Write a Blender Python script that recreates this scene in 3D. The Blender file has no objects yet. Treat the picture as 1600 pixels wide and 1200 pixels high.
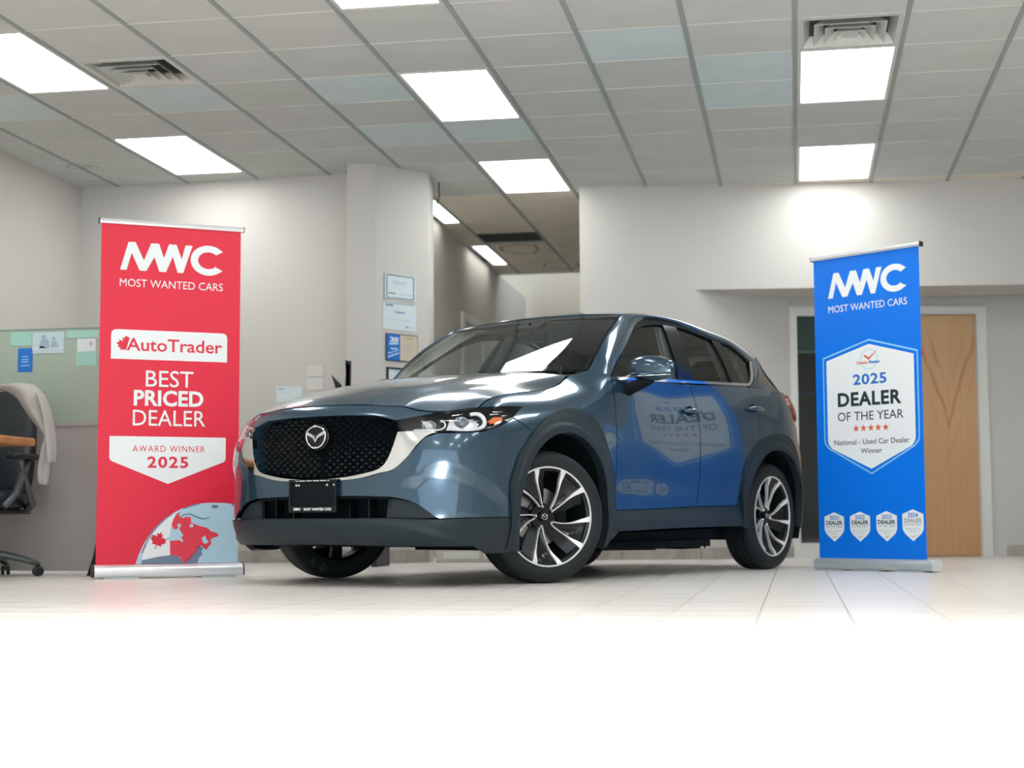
import bpy, bmesh, math, random
import numpy as np
from mathutils import Vector, Matrix
from mathutils.geometry import delaunay_2d_cdt
random.seed(7)
PI=math.pi
SC=bpy.context.scene; COL=SC.collection
# ---------------------------------------------------------------- camera, world, sun, exposure
CAMH=0.32864
def cam_axes(yaw,pitch,roll):
    cy,sy=math.cos(yaw),math.sin(yaw)
    f=np.array([sy*math.cos(pitch),cy*math.cos(pitch),math.sin(pitch)])
    r=np.array([cy,-sy,0.]); u=np.cross(r,f); c,s=math.cos(roll),math.sin(roll)
    return c*r+s*u,-s*r+c*u,f
r_,u_,f_=cam_axes(-0.17872,0.08633,-0.00454)
cd=bpy.data.cameras.new('camera'); cam=bpy.data.objects.new('camera',cd); COL.objects.link(cam)
cd.sensor_width=36; cd.lens=2449.59/1600*36; cd.clip_start=.05; cd.clip_end=200
cam.matrix_world=Matrix(((r_[0],u_[0],-f_[0],0),(r_[1],u_[1],-f_[1],0),(r_[2],u_[2],-f_[2],CAMH),(0,0,0,1)))
cd.dof.use_dof=True; cd.dof.focus_distance=8.3; cd.dof.aperture_fstop=1.9
SC.camera=cam
w=bpy.data.worlds.new('outside'); SC.world=w; w.use_nodes=True
bg=w.node_tree.nodes['Background']; bg.inputs[0].default_value=(.80,.90,1,1); bg.inputs[1].default_value=2.6
SUN_E=13.0
sd=bpy.data.lights.new('added_sun','SUN'); sd.energy=SUN_E; sd.angle=math.radians(5); sd.color=(1,.985,.96)
so=bpy.data.objects.new('added_sun',sd); COL.objects.link(so)
SUN_EL=math.radians(19.3); so.rotation_euler=(PI/2-SUN_EL,0,math.radians(4))   # added to whiten the foreground floor; shines along +y through the unseen front
SC.view_settings.view_transform='Standard'; SC.view_settings.look='None'; SC.view_settings.gamma=1
SC.view_settings.exposure=-0.03; SC.view_settings.use_curve_mapping=False
LAMP_E=10.5
# ---------------------------------------------------------------- materials
def mat(name,col=(.8,.8,.8),rough=.5,metal=0,coat=0,emis=None,es=1,spec=.5,noise=None,bump=None,coat_rough=.03):
    m=bpy.data.materials.new(name); m.use_nodes=True; nt=m.node_tree; b=nt.nodes['Principled BSDF']
    b.inputs['Base Color'].default_value=(*col,1); b.inputs['Roughness'].default_value=rough
    b.inputs['Metallic'].default_value=metal; b.inputs['Coat Weight'].default_value=coat
    b.inputs['Coat Roughness'].default_value=coat_rough; b.inputs['Specular IOR Level'].default_value=spec
    if emis: b.inputs['Emission Color'].default_value=(*emis,1); b.inputs['Emission Strength'].default_value=es
    if noise or bump:
        tc=nt.nodes.new('ShaderNodeTexCoord')
    if noise:   # (scale, amount)
        n=nt.nodes.new('ShaderNodeTexNoise'); n.inputs['Scale'].default_value=noise[0]; n.inputs['Detail'].default_value=5
        nt.links.new(tc.outputs['Object'],n.inputs['Vector'])
        r=nt.nodes.new('ShaderNodeValToRGB'); a=noise[1]
        r.color_ramp.elements[0].position=.3; r.color_ramp.elements[1].position=.7
        r.color_ramp.elements[0].color=(*[c*(1-a) for c in col],1); r.color_ramp.elements[1].color=(*[min(1,c*(1+a)) for c in col],1)
        nt.links.new(n.outputs['Fac'],r.inputs[0]); nt.links.new(r.outputs[0],b.inputs['Base Color'])
    if bump:    # (scale, strength)
        n2=nt.nodes.new('ShaderNodeTexNoise'); n2.inputs['Scale'].default_value=bump[0]; n2.inputs['Detail'].default_value=4
        nt.links.new(tc.outputs['Object'],n2.inputs['Vector'])
        bp=nt.nodes.new('ShaderNodeBump'); bp.inputs['Strength'].default_value=bump[1]; bp.inputs['Distance'].default_value=.004
        nt.links.new(n2.outputs['Fac'],bp.inputs['Height']); nt.links.new(bp.outputs[0],b.inputs['Normal'])
    return m
def glass_mat(name,tint,refl=1.0,ior=1.5,rough=0.0):
    m=bpy.data.materials.new(name); m.use_nodes=True; nt=m.node_tree; nt.nodes.clear()
    o=nt.nodes.new('ShaderNodeOutputMaterial'); mx=nt.nodes.new('ShaderNodeMixShader'); t=nt.nodes.new('ShaderNodeBsdfTransparent')
    g=nt.nodes.new('ShaderNodeBsdfGlossy'); fr=nt.nodes.new('ShaderNodeFresnel'); fr.inputs['IOR'].default_value=ior
    ge=nt.nodes.new('ShaderNodeNewGeometry'); ma=nt.nodes.new('ShaderNodeMath'); ma.operation='MULTIPLY_ADD'; ma.inputs[1].default_value=1/ior-ior; ma.inputs[2].default_value=ior; nt.links.new(ge.outputs['Backfacing'],ma.inputs[0]); nt.links.new(ma.outputs[0],fr.inputs['IOR'])
    t.inputs[0].default_value=(*tint,1); g.inputs['Roughness'].default_value=rough; g.inputs[0].default_value=(refl,refl,refl,1)
    nt.links.new(fr.outputs[0],mx.inputs[0]); nt.links.new(t.outputs[0],mx.inputs[1]); nt.links.new(g.outputs[0],mx.inputs[2]); nt.links.new(mx.outputs[0],o.inputs[0])
    return m
M={}
M['wall']=mat('wall_paint',(.595,.58,.55),.75,bump=(60,.08))
M['wall2']=mat('partition_panel',(.41,.395,.375),.8,bump=(120,.1))
M['ceil']=[mat('ceiling_tile_grey_%d'%i,c,.9,noise=(3,.03),bump=(90,.25)) for i,c in enumerate([(.575,.59,.57),(.58,.59,.57),(.565,.585,.56),(.59,.595,.58)])]
M['ceilblue']=mat('ceiling_tile_bluish',(.60,.69,.70),.9,noise=(3,.03),bump=(90,.25))
M['plenum']=mat('plenum_dark',(.08,.08,.08),.9)
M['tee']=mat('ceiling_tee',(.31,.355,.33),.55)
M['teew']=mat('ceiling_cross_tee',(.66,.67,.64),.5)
M['lamp']=mat('lamp_diffuser',(.9,.9,.9),.5,emis=(.985,1,.985),es=LAMP_E)
M['white']=mat('white_paint',(.74,.75,.72),.4)
M['metalw']=mat('vent_metal',(.62,.63,.60),.4,metal=.2)
M['dark']=mat('dark_void',(.012,.016,.018),.8)
M['grate']=mat('dark_grate',(.05,.055,.055),.7)
M['base']=mat('skirting_tile',(.40,.375,.34),.55,noise=(7,.22))
M['grout']=mat('floor_grout',(.30,.28,.26),.9)
M['tile']=[mat('floor_tile_%d'%i,c,.30,spec=.4,noise=(4,.035)) for i,c in enumerate([(.80,.765,.725),(.815,.78,.74),(.79,.755,.715)])]
M['black']=mat('black_plastic',(.010,.016,.019),.45)
M['alu']=mat('brushed_aluminium',(.84,.86,.88),.33,metal=.5)
M['alud']=mat('satin_aluminium',(.55,.60,.62),.4,metal=.5)
M['red']=mat('banner_red',(.80,.028,.065),.36,spec=.35)
M['blue']=mat('banner_blue',(.000,.19,.86),.36,spec=.35)
M['pwhite']=mat('print_white',(.86,.90,.92),.35)
M['pred']=mat('print_red',(.76,.02,.05),.4)
M['pdark']=mat('print_dark',(.012,.03,.035),.4)
M['pblue']=mat('print_blue',(.01,.17,.62),.4)
M['pcyan']=mat('print_light_blue',(.30,.68,.95),.4)
M['porange']=mat('print_orange_red',(.80,.13,.06),.4)
M['psky']=mat('print_sky',(.48,.70,.84),.35)
M['pgrey']=mat('print_slate',(.18,.24,.34),.4)
M['pgrey2']=mat('print_grey',(.35,.42,.46),.4)
M['pring']=mat('print_ring',(.50,.78,.85),.4)
# ---------------------------------------------------------------- mesh helpers
def setp(o,label=None,cat=None,group=None,kind=None):
    if label: o['label']=label
    if cat: o['category']=cat
    if group: o['group']=group
    if kind: o['kind']=kind
    return o
def empty(name,label,cat,loc=(0,0,0),rz=0,group=None,kind=None):
    o=bpy.data.objects.new(name,None); COL.objects.link(o); o.location=loc; o.rotation_euler=(0,0,rz); o.empty_display_size=.1
    return setp(o,label,cat,group,kind)
def link(name,me,m,parent=None,smooth=False,**k):
    o=bpy.data.objects.new(name,me); COL.objects.link(o)
    if m is not None and not me.materials: me.materials.append(m)
    if parent is not None: o.parent=parent
    if smooth: me.polygons.foreach_set('use_smooth',[True]*len(me.polygons))
    return setp(o,**k)
class MB:
    """collects shapes that belong to one part"""
    def __init__(s): s.v=[];s.f=[]
    def add(s,v,f):
        n=len(s.v); s.v+= [tuple(map(float,q)) for q in v]; s.f+= [tuple(i+n for i in q) for q in f]; return s
    def box(s,x0,y0,z0,x1,y1,z1,mtx=None,bev=0):
        if bev:
            b=bev; xs=(x0,x1);ys=(y0,y1);zs=(z0,z1)
            bm=bmesh.new(); bmesh.ops.create_cube(bm,size=1)
            for v in bm.verts: v.co=Vector((x0+(v.co.x+.5)*(x1-x0),y0+(v.co.y+.5)*(y1-y0),z0+(v.co.z+.5)*(z1-z0)))
            bmesh.ops.bevel(bm,geom=bm.edges[:],offset=b,segments=2,affect='EDGES',profile=.5)
            bm.verts.index_update(); v=[q.co.copy() for q in bm.verts]; f=[[q.index for q in F.verts] for F in bm.faces]; bm.free()
        else:
            v=[Vector(q) for q in ((x0,y0,z0),(x1,y0,z0),(x1,y1,z0),(x0,y1,z0),(x0,y0,z1),(x1,y0,z1),(x1,y1,z1),(x0,y1,z1))]
            f=[(0,3,2,1),(4,5,6,7),(0,1,5,4),(1,2,6,5),(2,3,7,6),(3,0,4,7)]
        if mtx is not None: v=[mtx@q for q in v]
        return s.add(v,f)
    def prism(s,pts,h,mtx=None,base=0):
        """polygon in local xy extruded along local z from base to base+h"""
        n=len(pts); v=[Vector((x,y,base)) for x,y in pts]+[Vector((x,y,base+h)) for x,y in pts]
        f=[tuple(range(n-1,-1,-1)),tuple(range(n,2*n))]+[(i,(i+1)%n,n+(i+1)%n,n+i) for i in range(n)]
        if mtx is not None: v=[mtx@q for q in v]
        return s.add(v,f)
    def tube(s,pts,r,n=10,close=False,mtx=None,cap=True,flat=1.0):
        P=[Vector(q) for q in pts]; m=len(P); R=r if hasattr(r,'__len__') else [r]*m; v=[];up=None
        for i in range(m):
            a=P[i-1] if (i or close) else P[i]; b=P[(i+1)%m] if (i<m-1 or close) else P[i]
            t=(b-a).normalized()
            if up is None:
                up=Vector((0,0,1)) if abs(t.z)<.9 else Vector((1,0,0))
            x=(up-t*up.dot(t)).normalized(); up=x; y=t.cross(x)
            for k in range(n):
                c=2*PI*k/n; v.append(P[i]+(x*math.cos(c)*flat+y*math.sin(c))*R[i])
        f=[]
        for i in range(m if close else m-1):
            j=(i+1)%m
            for k in range(n): f.append((i*n+k,i*n+(k+1)%n,j*n+(k+1)%n,j*n+k))
        if cap and not close: f.append(tuple(range(n-1,-1,-1))); f.append(tuple((m-1)*n+k for k in range(n)))
        if mtx is not None: v=[mtx@q for q in v]
        return s.add(v,f)
    def lathe(s,prof,n=48,mtx=None,axis='Y',close=False):
        """profile (r, a) revolved about the axis"""
        v=[]
        for r,a in prof:
            for k in range(n):
                c=2*PI*k/n
                v.append(Vector((r*math.cos(c),a,r*math.sin(c))) if axis=='Y' else Vector((r*math.cos(c),r*math.sin(c),a)))
        f=[];m=len(prof)
        for i in range(m if close else m-1):
            j=(i+1)%m
            for k in range(n): f.append((i*n+k,j*n+k,j*n+(k+1)%n,i*n+(k+1)%n))
        if mtx is not None: v=[mtx@q for q in v]
        return s.add(v,f)
    def mesh(s,name):
        me=bpy.data.meshes.new(name); me.from_pydata(s.v,[],s.f); me.update(); return me
    def build(s,name,m,parent=None,smooth=False,auto=None,**k):
        me=s.mesh(name)
        if auto is not None:
            me.polygons.foreach_set('use_smooth',[True]*len(me.polygons))
            bm=bmesh.new(); bm.from_mesh(me); bmesh.ops.recalc_face_normals(bm,faces=bm.faces[:])
            for e in bm.edges:
                if len(e.link_faces)!=2 or e.calc_face_angle(0)>math.radians(auto): e.smooth=False
            bm.to_mesh(me); bm.free()
        else:
            bm=bmesh.new(); bm.from_mesh(me); bmesh.ops.recalc_face_normals(bm,faces=bm.faces[:]); bm.to_mesh(me); bm.free()
        return link(name,me,m,parent,smooth,**k)
def dup(root,loc=None,rz=None,**k):
    r=root.copy(); COL.objects.link(r)
    if loc is not None: r.location=loc
    if rz is not None: r.rotation_euler=(0,0,rz)
    for kk,vv in k.items(): r[kk]=vv
    for ch in list(root.children):
        c=ch.copy(); COL.objects.link(c); c.parent=r
        for g in list(ch.children):
            d=g.copy(); COL.objects.link(d); d.parent=c
    return r
def polymesh(name,loops,fn,m,parent,holes=False,**k):
    """flat 2-D loops lifted with fn(u,v)->xyz"""
    V=[];F=[]
    for L in loops:
        if sum(L[i-1][0]*L[i][1]-L[i][0]*L[i-1][1] for i in range(len(L)))<0: L=L[::-1]
        vs=[Vector(q) for q in L]; res=delaunay_2d_cdt(vs,[],[list(range(len(vs)))],1,1e-7)
        n=len(V); V+=[fn(q.x,q.y) for q in res[0]]; F+=[tuple(i+n for i in q) for q in res[2]]
    me=bpy.data.meshes.new(name); me.from_pydata(V,[],F); me.update()
    return link(name,me,m,parent,**k)
_tc={}
def text_loops(body,bold=0.0,res=3,spacing=1.0):
    key=(body,bold,res,spacing)
    if key in _tc: return _tc[key]
    cu=bpy.data.curves.new('t','FONT'); cu.body=body; cu.size=1; cu.offset=bold; cu.resolution_u=res; cu.space_character=spacing
    ob=bpy.data.objects.new('t',cu); COL.objects.link(ob); dg=bpy.context.evaluated_depsgraph_get(); dg.update()
    me=bpy.data.meshes.new_from_object(ob.evaluated_get(dg)); V=[v.co.copy() for v in me.vertices]; F=[tuple(q.vertices) for q in me.polygons]
    bpy.data.objects.remove(ob); bpy.data.curves.remove(cu); bpy.data.meshes.remove(me)
    _tc[key]=(V,F); return V,F
def text_part(name,body,box,fn,m,parent,bold=0.0,spacing=1.0,into=None):
    V,F=text_loops(body,bold,3,spacing)
    x0=min(v.x for v in V);x1=max(v.x for v in V);y0=min(v.y for v in V);y1=max(v.y for v in V)
    a,b,c,d=box
    W=[fn(a+(v.x-x0)/(x1-x0)*(b-a),c+(v.y-y0)/(y1-y0)*(d-c)) for v in V]
    if into is not None: into.add(W,F); return
    me=bpy.data.meshes.new(name); me.from_pydata(W,[],F); me.update()
    return link(name,me,m,parent)
def spl_mat(x):
    x=np.asarray(x,float);n=len(x);h=np.diff(x);A=np.zeros((n,n));B=np.zeros((n,n));A[0,0]=A[-1,-1]=1
    for i in range(1,n-1):
        A[i,i-1]=h[i-1];A[i,i]=2*(h[i-1]+h[i]);A[i,i+1]=h[i]
        B[i,i-1]=6/h[i-1];B[i,i]=-6/h[i-1]-6/h[i];B[i,i+1]=6/h[i]
    return np.linalg.solve(A,B)
class Spl:
    def __init__(s,x): s.x=np.asarray(x,float); s.M=spl_mat(x)
    def w(s,t):
        # weights matrix n_t x n_x
        t=np.atleast_1d(np.asarray(t,float)); x=s.x
        i=np.clip(np.searchsorted(x,t)-1,0,len(x)-2); h=x[i+1]-x[i]
        tc=np.clip(t,x[0],x[-1]); a=(x[i+1]-tc)/h;b=1-a
        W=np.zeros((len(t),len(x)));r=np.arange(len(t));W[r,i]+=a;W[r,i+1]+=b
        W+=((a**3-a)*h*h/6)[:,None]*s.M[i]+((b**3-b)*h*h/6)[:,None]*s.M[i+1]
        # linear extrapolation
        lo=t<x[0];hi=t>x[-1]
        if lo.any():
            h0=x[1]-x[0];d=np.zeros(len(x));d[0]=-1/h0;d[1]=1/h0;d-= h0/6*s.M[1]
            W[lo]+= (t[lo]-x[0])[:,None]*d
        if hi.any():
            h0=x[-1]-x[-2];d=np.zeros(len(x));d[-2]=-1/h0;d[-1]=1/h0;d+= h0/6*s.M[-2]
            W[hi]+= (t[hi]-x[-1])[:,None]*d
        return W
# ---- lower body: plan curves at heights ZR, 21 columns from nose centre round the corner to tail centre
ZR=[.15,.30,.45,.60,.72,.82,.90,.98,1.05,1.12,1.20,1.28]
SX={ # side columns 7..15: X fixed, Y by row
}
XS=[.45,.20,.0,-.30,-.60,-1.1,-1.6,-2.2,-2.7]          # c7..c15
NOSE={ # row: c0..c6 (x,y)
 .15:[(.90,0),(.895,.2),(.875,.4),(.83,.57),(.77,.68),(.68,.77),(.57,.82)],
 .30:[(1.0,0),(.99,.2),(.967,.4),(.92,.58),(.855,.715),(.765,.81),(.62,.865)],
 .45:[(1.0,0),(.992,.2),(.970,.4),(.925,.58),(.86,.72),(.765,.825),(.62,.872)],
 .60:[(1.0,0),(.992,.2),(.972,.4),(.93,.58),(.86,.72),(.755,.832),(.60,.88)],
 .72:[(.995,0),(.988,.2),(.967,.4),(.925,.58),(.86,.72),(.755,.83),(.59,.877)],
 .82:[(.99,0),(.982,.2),(.957,.4),(.91,.58),(.835,.72),(.73,.82),(.58,.866)],
 .90:[(.99,0),(.98,.2),(.948,.4),(.885,.575),(.80,.70),(.69,.785),(.555,.838)],
 .98:[(.93,0),(.92,.2),(.88,.4),(.82,.56),(.735,.655),(.635,.735),(.53,.783)],
 1.05:[(.80,0),(.79,.2),(.76,.38),(.70,.53),(.64,.61),(.56,.67),(.485,.708)],
 1.12:[(.66,0),(.65,.2),(.63,.36),(.59,.48),(.54,.55),(.49,.60),(.44,.635)],
 1.20:[(.54,0),(.53,.2),(.52,.34),(.49,.43),(.46,.49),(.43,.53),(.395,.565)],
 1.28:[(.44,0),(.43,.2),(.42,.32),(.41,.38),(.39,.43),(.37,.47),(.345,.50)]}
SIDE={ # c7..c15 y
 .15:[.83,.84,.845,.85,.855,.86,.865,.865,.865],
 .30:[.872,.875,.875,.875,.875,.878,.88,.885,.885],
 .45:[.882,.885,.885,.884,0.866,0.866,0.868,0.875,.90],
 .60:[0.889,0.894,0.895,0.899,0.8775,0.88,0.882,0.893,0.908],
 .72:[0.885,0.894,0.897,0.901,0.8845,0.888,0.89,0.901,0.91],
 .82:[0.873,0.889,0.894,0.899,0.888,0.8918,0.8935,0.904,0.909],
 .90:[0.848,0.873,0.882,0.891,0.8875,0.892,0.894,0.902,0.903],
 .98:[0.805,0.838,0.854,0.874,0.8835,0.889,0.891,0.898,0.893],
 1.05:[0.745,0.785,0.805,0.844,0.8755,0.8838,0.886,0.89,0.879],
 1.12:[.675,.715,.745,.797,0.864,0.873,0.875,0.877,.862],
 1.20:[.605,.645,.68,.75,0.84,0.852,0.855,0.857,.842],
 1.28:[.54,.58,.62,.70,0.8,0.822,0.826,0.829,.815]}
TAIL={ # c16..c20
 .15:[(-3.05,.855),(-3.27,.81),(-3.42,.70),(-3.50,.4),(-3.51,0)],
 .30:[(-3.05,.875),(-3.29,.84),(-3.46,.73),(-3.55,.4),(-3.57,0)],
 .60:[(-3.05,.902),(-3.29,.867),(-3.46,.755),(-3.56,.4),(-3.58,0)],
 .82:[(-3.05,.902),(-3.28,.862),(-3.43,.755),(-3.53,.4),(-3.55,0)],
 .98:[(-3.05,.880),(-3.25,.838),(-3.38,.745),(-3.48,.4),(-3.50,0)],
 1.12:[(-3.04,.842),(-3.21,.80),(-3.34,.72),(-3.45,.4),(-3.48,0)],
 1.28:[(-3.00,.79),(-3.14,.75),(-3.25,.68),(-3.38,.4),(-3.42,0)]}
def _tail(z):
    k=sorted(TAIL); W=np.array([[TAIL[q][c][d] for c in range(5) for d in range(2)] for q in k])
    sh=np.interp(z,[.9,1.0,1.12],[.10,.07,0])
    return [(r[0]+sh*(.3,1,1,1,1)[i],r[1]) for i,r in enumerate(np.array([np.interp(z,k,W[:,j]) for j in range(10)]).reshape(5,2))]
_X=[];_Y=[]
for z in ZR:
    k_=max(0,z-.98)*.5; row=list(NOSE[z])+list(zip([XS[0]-k_,XS[1]-k_*.5]+XS[2:],SIDE[z]))+_tail(z)
    _X.append([r[0] for r in row]);_Y.append([r[1] for r in row])
_X=np.array(_X);_Y=np.array(_Y)
NS=_X.shape[1]
# mirror columns across both centre lines for correct tangents
_sp=np.concatenate([[0],np.cumsum(np.hypot(np.diff(_X[3]),np.diff(_Y[3])))])   # chord length param at z=.6
def _ext(A,sg):
    return np.concatenate([sg*A[:,3:0:-1],A,sg*A[:,-2:-5:-1]],1)
_spE=np.concatenate([-_sp[3:0:-1],_sp,2*_sp[-1]-_sp[-2:-5:-1]])
SMAX=_sp[-1]
_S=Spl(_spE);_Z=Spl(ZR);_XE=_ext(_X,1);_YE=_ext(_Y,-1)
def body(s,z):
    """lower body surface, s along the plan outline (0 nose centre .. SMAX tail centre), z height"""
    s=np.atleast_1d(np.asarray(s,float));z=np.atleast_1d(np.asarray(z,float))
    Ws=_S.w(s);Wz=_Z.w(z)
    x=np.einsum('ij,jk,ik->i',Wz,_XE,Ws);y=np.einsum('ij,jk,ik->i',Wz,_YE,Ws)
    return np.stack([x,y,z],1)
def s_of_x(x,z):
    x=np.atleast_1d(np.asarray(x,float));z=np.atleast_1d(np.asarray(z,float))+0*x
    lo=np.full(x.shape,.0);hi=np.full(x.shape,SMAX)
    for _ in range(40):
        m=(lo+hi)/2;f=body(m,z)[:,0]>x
        lo=np.where(f,m,lo);hi=np.where(f,hi,m)
    return (lo+hi)/2
def s_of_y(y,z):
    y=np.atleast_1d(np.asarray(y,float));z=np.atleast_1d(np.asarray(z,float))+0*y
    lo=np.full(y.shape,.0);hi=np.full(y.shape,1.45)
    for _ in range(40):
        m=(lo+hi)/2;f=body(m,z)[:,1]<y
        lo=np.where(f,m,lo);hi=np.where(f,hi,m)
    return (lo+hi)/2
# ---------------------------------------------------------------- room shell
CZ=3.0751; T=.6096; GX=.04417; GY=9.20042            # ceiling height, grid module, grid origin
FX=-.13368; FT=.3048                                   # floor grid origin and module
YF=-3.2; XR=5.4; XL=-5.766
def wallseg(mb,a,b,z0,z1,th=.10):
    """wall from a to b in plan; visible face lies on a-b, thickness goes away from the camera side (left of a->b)"""
    a=Vector((*a,0));b=Vector((*b,0));d=(b-a).normalized(); n=Vector((-d.y,d.x,0))*th
    v=[a,b,b+n,a+n]; v=[Vector((q.x,q.y,z0)) for q in v]+[Vector((q.x,q.y,z1)) for q in v]
    mb.add(v,[(0,3,2,1),(4,5,6,7),(0,1,5,4),(1,2,6,5),(2,3,7,6),(3,0,4,7)])
def struct(name,mb,m,**k): return mb.build(name,m,None,kind='structure',**k)
# floor
b=MB(); b.box(XL-.1,YF-.1,-.08,XR+.1,19.6,-.004); floor=struct('floor',b,M['grout'])
def tile_me(m,sx,sy,h,g,name):
    b=MB(); hx=sx/2-g; hy=sy/2-g; c=.0012
    v=[(-hx,-hy,-h),(hx,-hy,-h),(hx,hy,-h),(-hx,hy,-h),(-hx,-hy,-c),(hx,-hy,-c),(hx,hy,-c),(-hx,hy,-c),(-hx+c,-hy+c,0),(hx-c,-hy+c,0),(hx-c,hy-c,0),(-hx+c,hy-c,0)]
    f=[(8,9,10,11)]+[(i,(i+1)%4,4+(i+1)%4,4+i) for i in range(4)]+[(4+i,4+(i+1)%4,8+(i+1)%4,8+i) for i in range(4)]
    b.add(v,f); me=b.mesh(name); me.materials.append(m); return me
tm=[tile_me(m,FT,FT,.004,.0018,'tile') for m in M['tile']]
def vis_floor(x,y):   # inside the camera's widened view
    if y<1.9: return False
    a=math.atan2(x,y); return -.58<a<.22
near=[];far=MB()
ix0=int((XL-FX)/FT)-1; ix1=int((XR-FX)/FT)+1
cand=[]
for j in range(-10,61):
    for i in range(ix0,ix1+1):
        x=FX+(i+.5)*FT; y=.05+(j+.5)*FT
        if x<XL or x>XR+.2 or y<YF or y>18.8: continue
        cand.append((x,y))
vis=[c for c in cand if vis_floor(*c)]; vis.sort(key=lambda c:c[1]**2+c[0]**2); nearset=set(vis[:300])
for k,(x,y) in enumerate(cand):
    if (x,y) in nearset:
        o=bpy.data.objects.new('floor_tile',tm[k*7%3]); COL.objects.link(o); o.location=(x,y,0); o.parent=floor
    else:
        me=tm[0]; far.add([v.co+Vector((x,y,0)) for v in me.vertices],[tuple(q.vertices) for q in me.polygons])
far.build('floor_tiles_beyond',M['tile'][0],floor,kind='stuff')
# walls
b=MB(); wallseg(b,(XL,YF),(XL,11.96),0,3.4); struct('wall_left',b,M['wall'])
b=MB(); wallseg(b,(XL,11.96),(-3.33,11.86),0,3.4); struct('wall_back_left',b,M['wall'])
b=MB(); b.prism([(-3.375,11.533),(-3.15,11.55),(-2.831,11.965),(-2.90,12.45),(-3.375,12.45)],3.4); struct('wall_column',b,M['wall'])
b=MB(); wallseg(b,(-3.20,12.40),(-3.26,19.06),0,3.075,.10); hallw=struct('wall_hall_left',b,M['wall'])
b=MB(); wallseg(b,(-4.6,19.2),(-1.2,19.2),0,4.4); struct('wall_hall_end',b,mat('hall_wall_paint',(.60,.55,.46),.8,bump=(60,.08)))
# right-hand block: hall side wall, return wall, bulkhead and recessed wall with the door unit
b=MB(); b.prism([(-1.715,12.656),(-.78,12.876),(-.03,13.53),(-.10,13.75),(-1.45,13.75),(-1.62,19.2),(-1.72,19.2)],3.4); struct('wall_back_middle',b,M['wall'])
bk0=(-.78,12.876); bk1=(XR,13.46)
b=MB(); wallseg(b,bk0,bk1,2.21,3.4,.6); struct('wall_bulkhead',b,M['wall'])
rA=Vector((-.8,13.4,0)); rB=Vector((2.6,14.08,0)); re=(rB-rA).normalized(); rn=Vector((re.y,-re.x,0))
def RW(s,z,d=0): return rA+re*s+rn*d+Vector((0,0,z))
rmat=Matrix(((re.x,0,-rn.x,rA.x),(re.y,0,-rn.y,rA.y),(0,1,0,0),(0,0,0,1)))   # local x along the wall, y up, z into the wall
b=MB()
for x0,x1,z0,z1 in ((0,.765,0,2.5),(2.475,7.2,0,2.5),(.765,2.475,2.135,2.5)): b.prism([(x0,z0),(x1,z0),(x1,z1),(x0,z1)],.12,rmat)
struct('wall_back_right',b,M['wall'])
b=MB(); wallseg(b,(XR,15.2),(XR,YF),0,3.4); struct('wall_right',b,M['wall'])
b=MB()   # unseen front behind the camera: piers, sill, lintel; opening added to whiten the floor
b.box(XL,YF-.2,0,XL+.6,YF,3.4); b.box(XR-.6,YF-.2,0,XR,YF,3.4); b.box(XL+.6,YF-.2,2.95,XR-.6,YF,3.4); b.box(XL+.6,YF-.2,0,XR-.6,YF,.12)
struct('wall_front',b,M['wall'])
# skirting: one grey tile after another
def skirt(name,a,bb,h,step,n0=0):
    a=Vector((*a,0));bb=Vector((*bb,0));L=(bb-a).length;e=(bb-a)/L;n=Vector((e.y,-e.x,0))
    r=MB(); P=[a,bb]; v=[Vector((q.x,q.y,z))+n*o for z in (0,h-.004) for q,o in ((a,0),(bb,0),(bb,.008),(a,.008))]
    r.add(v,[(0,3,2,1),(4,5,6,7),(0,1,5,4),(1,2,6,5),(2,3,7,6),(3,0,4,7)]); root=struct(name,r,M['grout'])
    k=0;x=0
    while x<L-.01:
        x1=min(L,x+step); q=MB(); A=a+e*(x+.0015);B=a+e*(x1-.0015)
        v=[Vector((p_.x,p_.y,z))+n*o for z in (0.001,h) for p_,o in ((A,.002),(B,.002),(B,.014),(A,.014))]
        q.add(v,[(0,3,2,1),(4,5,6,7),(0,1,5,4),(1,2,6,5),(2,3,7,6),(3,0,4,7)]); q.build('skirting_tile',M['base'],root); x=x1;k+=1
skirt('baseboard_middle',(-1.70,12.66),(-.78,12.873),.094,.3048)
skirt('baseboard_middle_return',(-.775,12.88),(-.035,13.526),.094,.3048)
skirt('baseboard_back',(-5.75,11.955),(-3.38,11.858),.094,.3048)
skirt('baseboard_column',(-3.372,11.53),(-3.15,11.547),.098,.3048)
skirt('baseboard_column_side',(-3.148,11.547),(-2.83,11.962),.098,.3048)
skirt('baseboard_right',tuple((RW(2.60,0))[:2]),tuple(RW(6.0,0)[:2]),.094,.3048)
# hall door (white frame on the hall's left wall)
b=MB()
for y0,y1,z0,z1 in ((15.02,15.10,0,2.38),(15.98,16.06,0,2.38),(15.10,15.98,2.30,2.38)): b.box(-3.225,y0,z0,-3.195,y1,z1)
dr=b.build('door_2',M['white'],None,kind='structure')
b=MB(); b.box(-3.24,15.10,.01,-3.205,15.98,2.30); b.build('door_leaf',M['wall'],dr)
b=MB(); b.tube([(-3.205,15.2,1.05),(-3.16,15.2,1.05),(-3.16,15.3,1.05)],.012,8); b.build('handle',M['alu'],dr,smooth=True)
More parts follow.
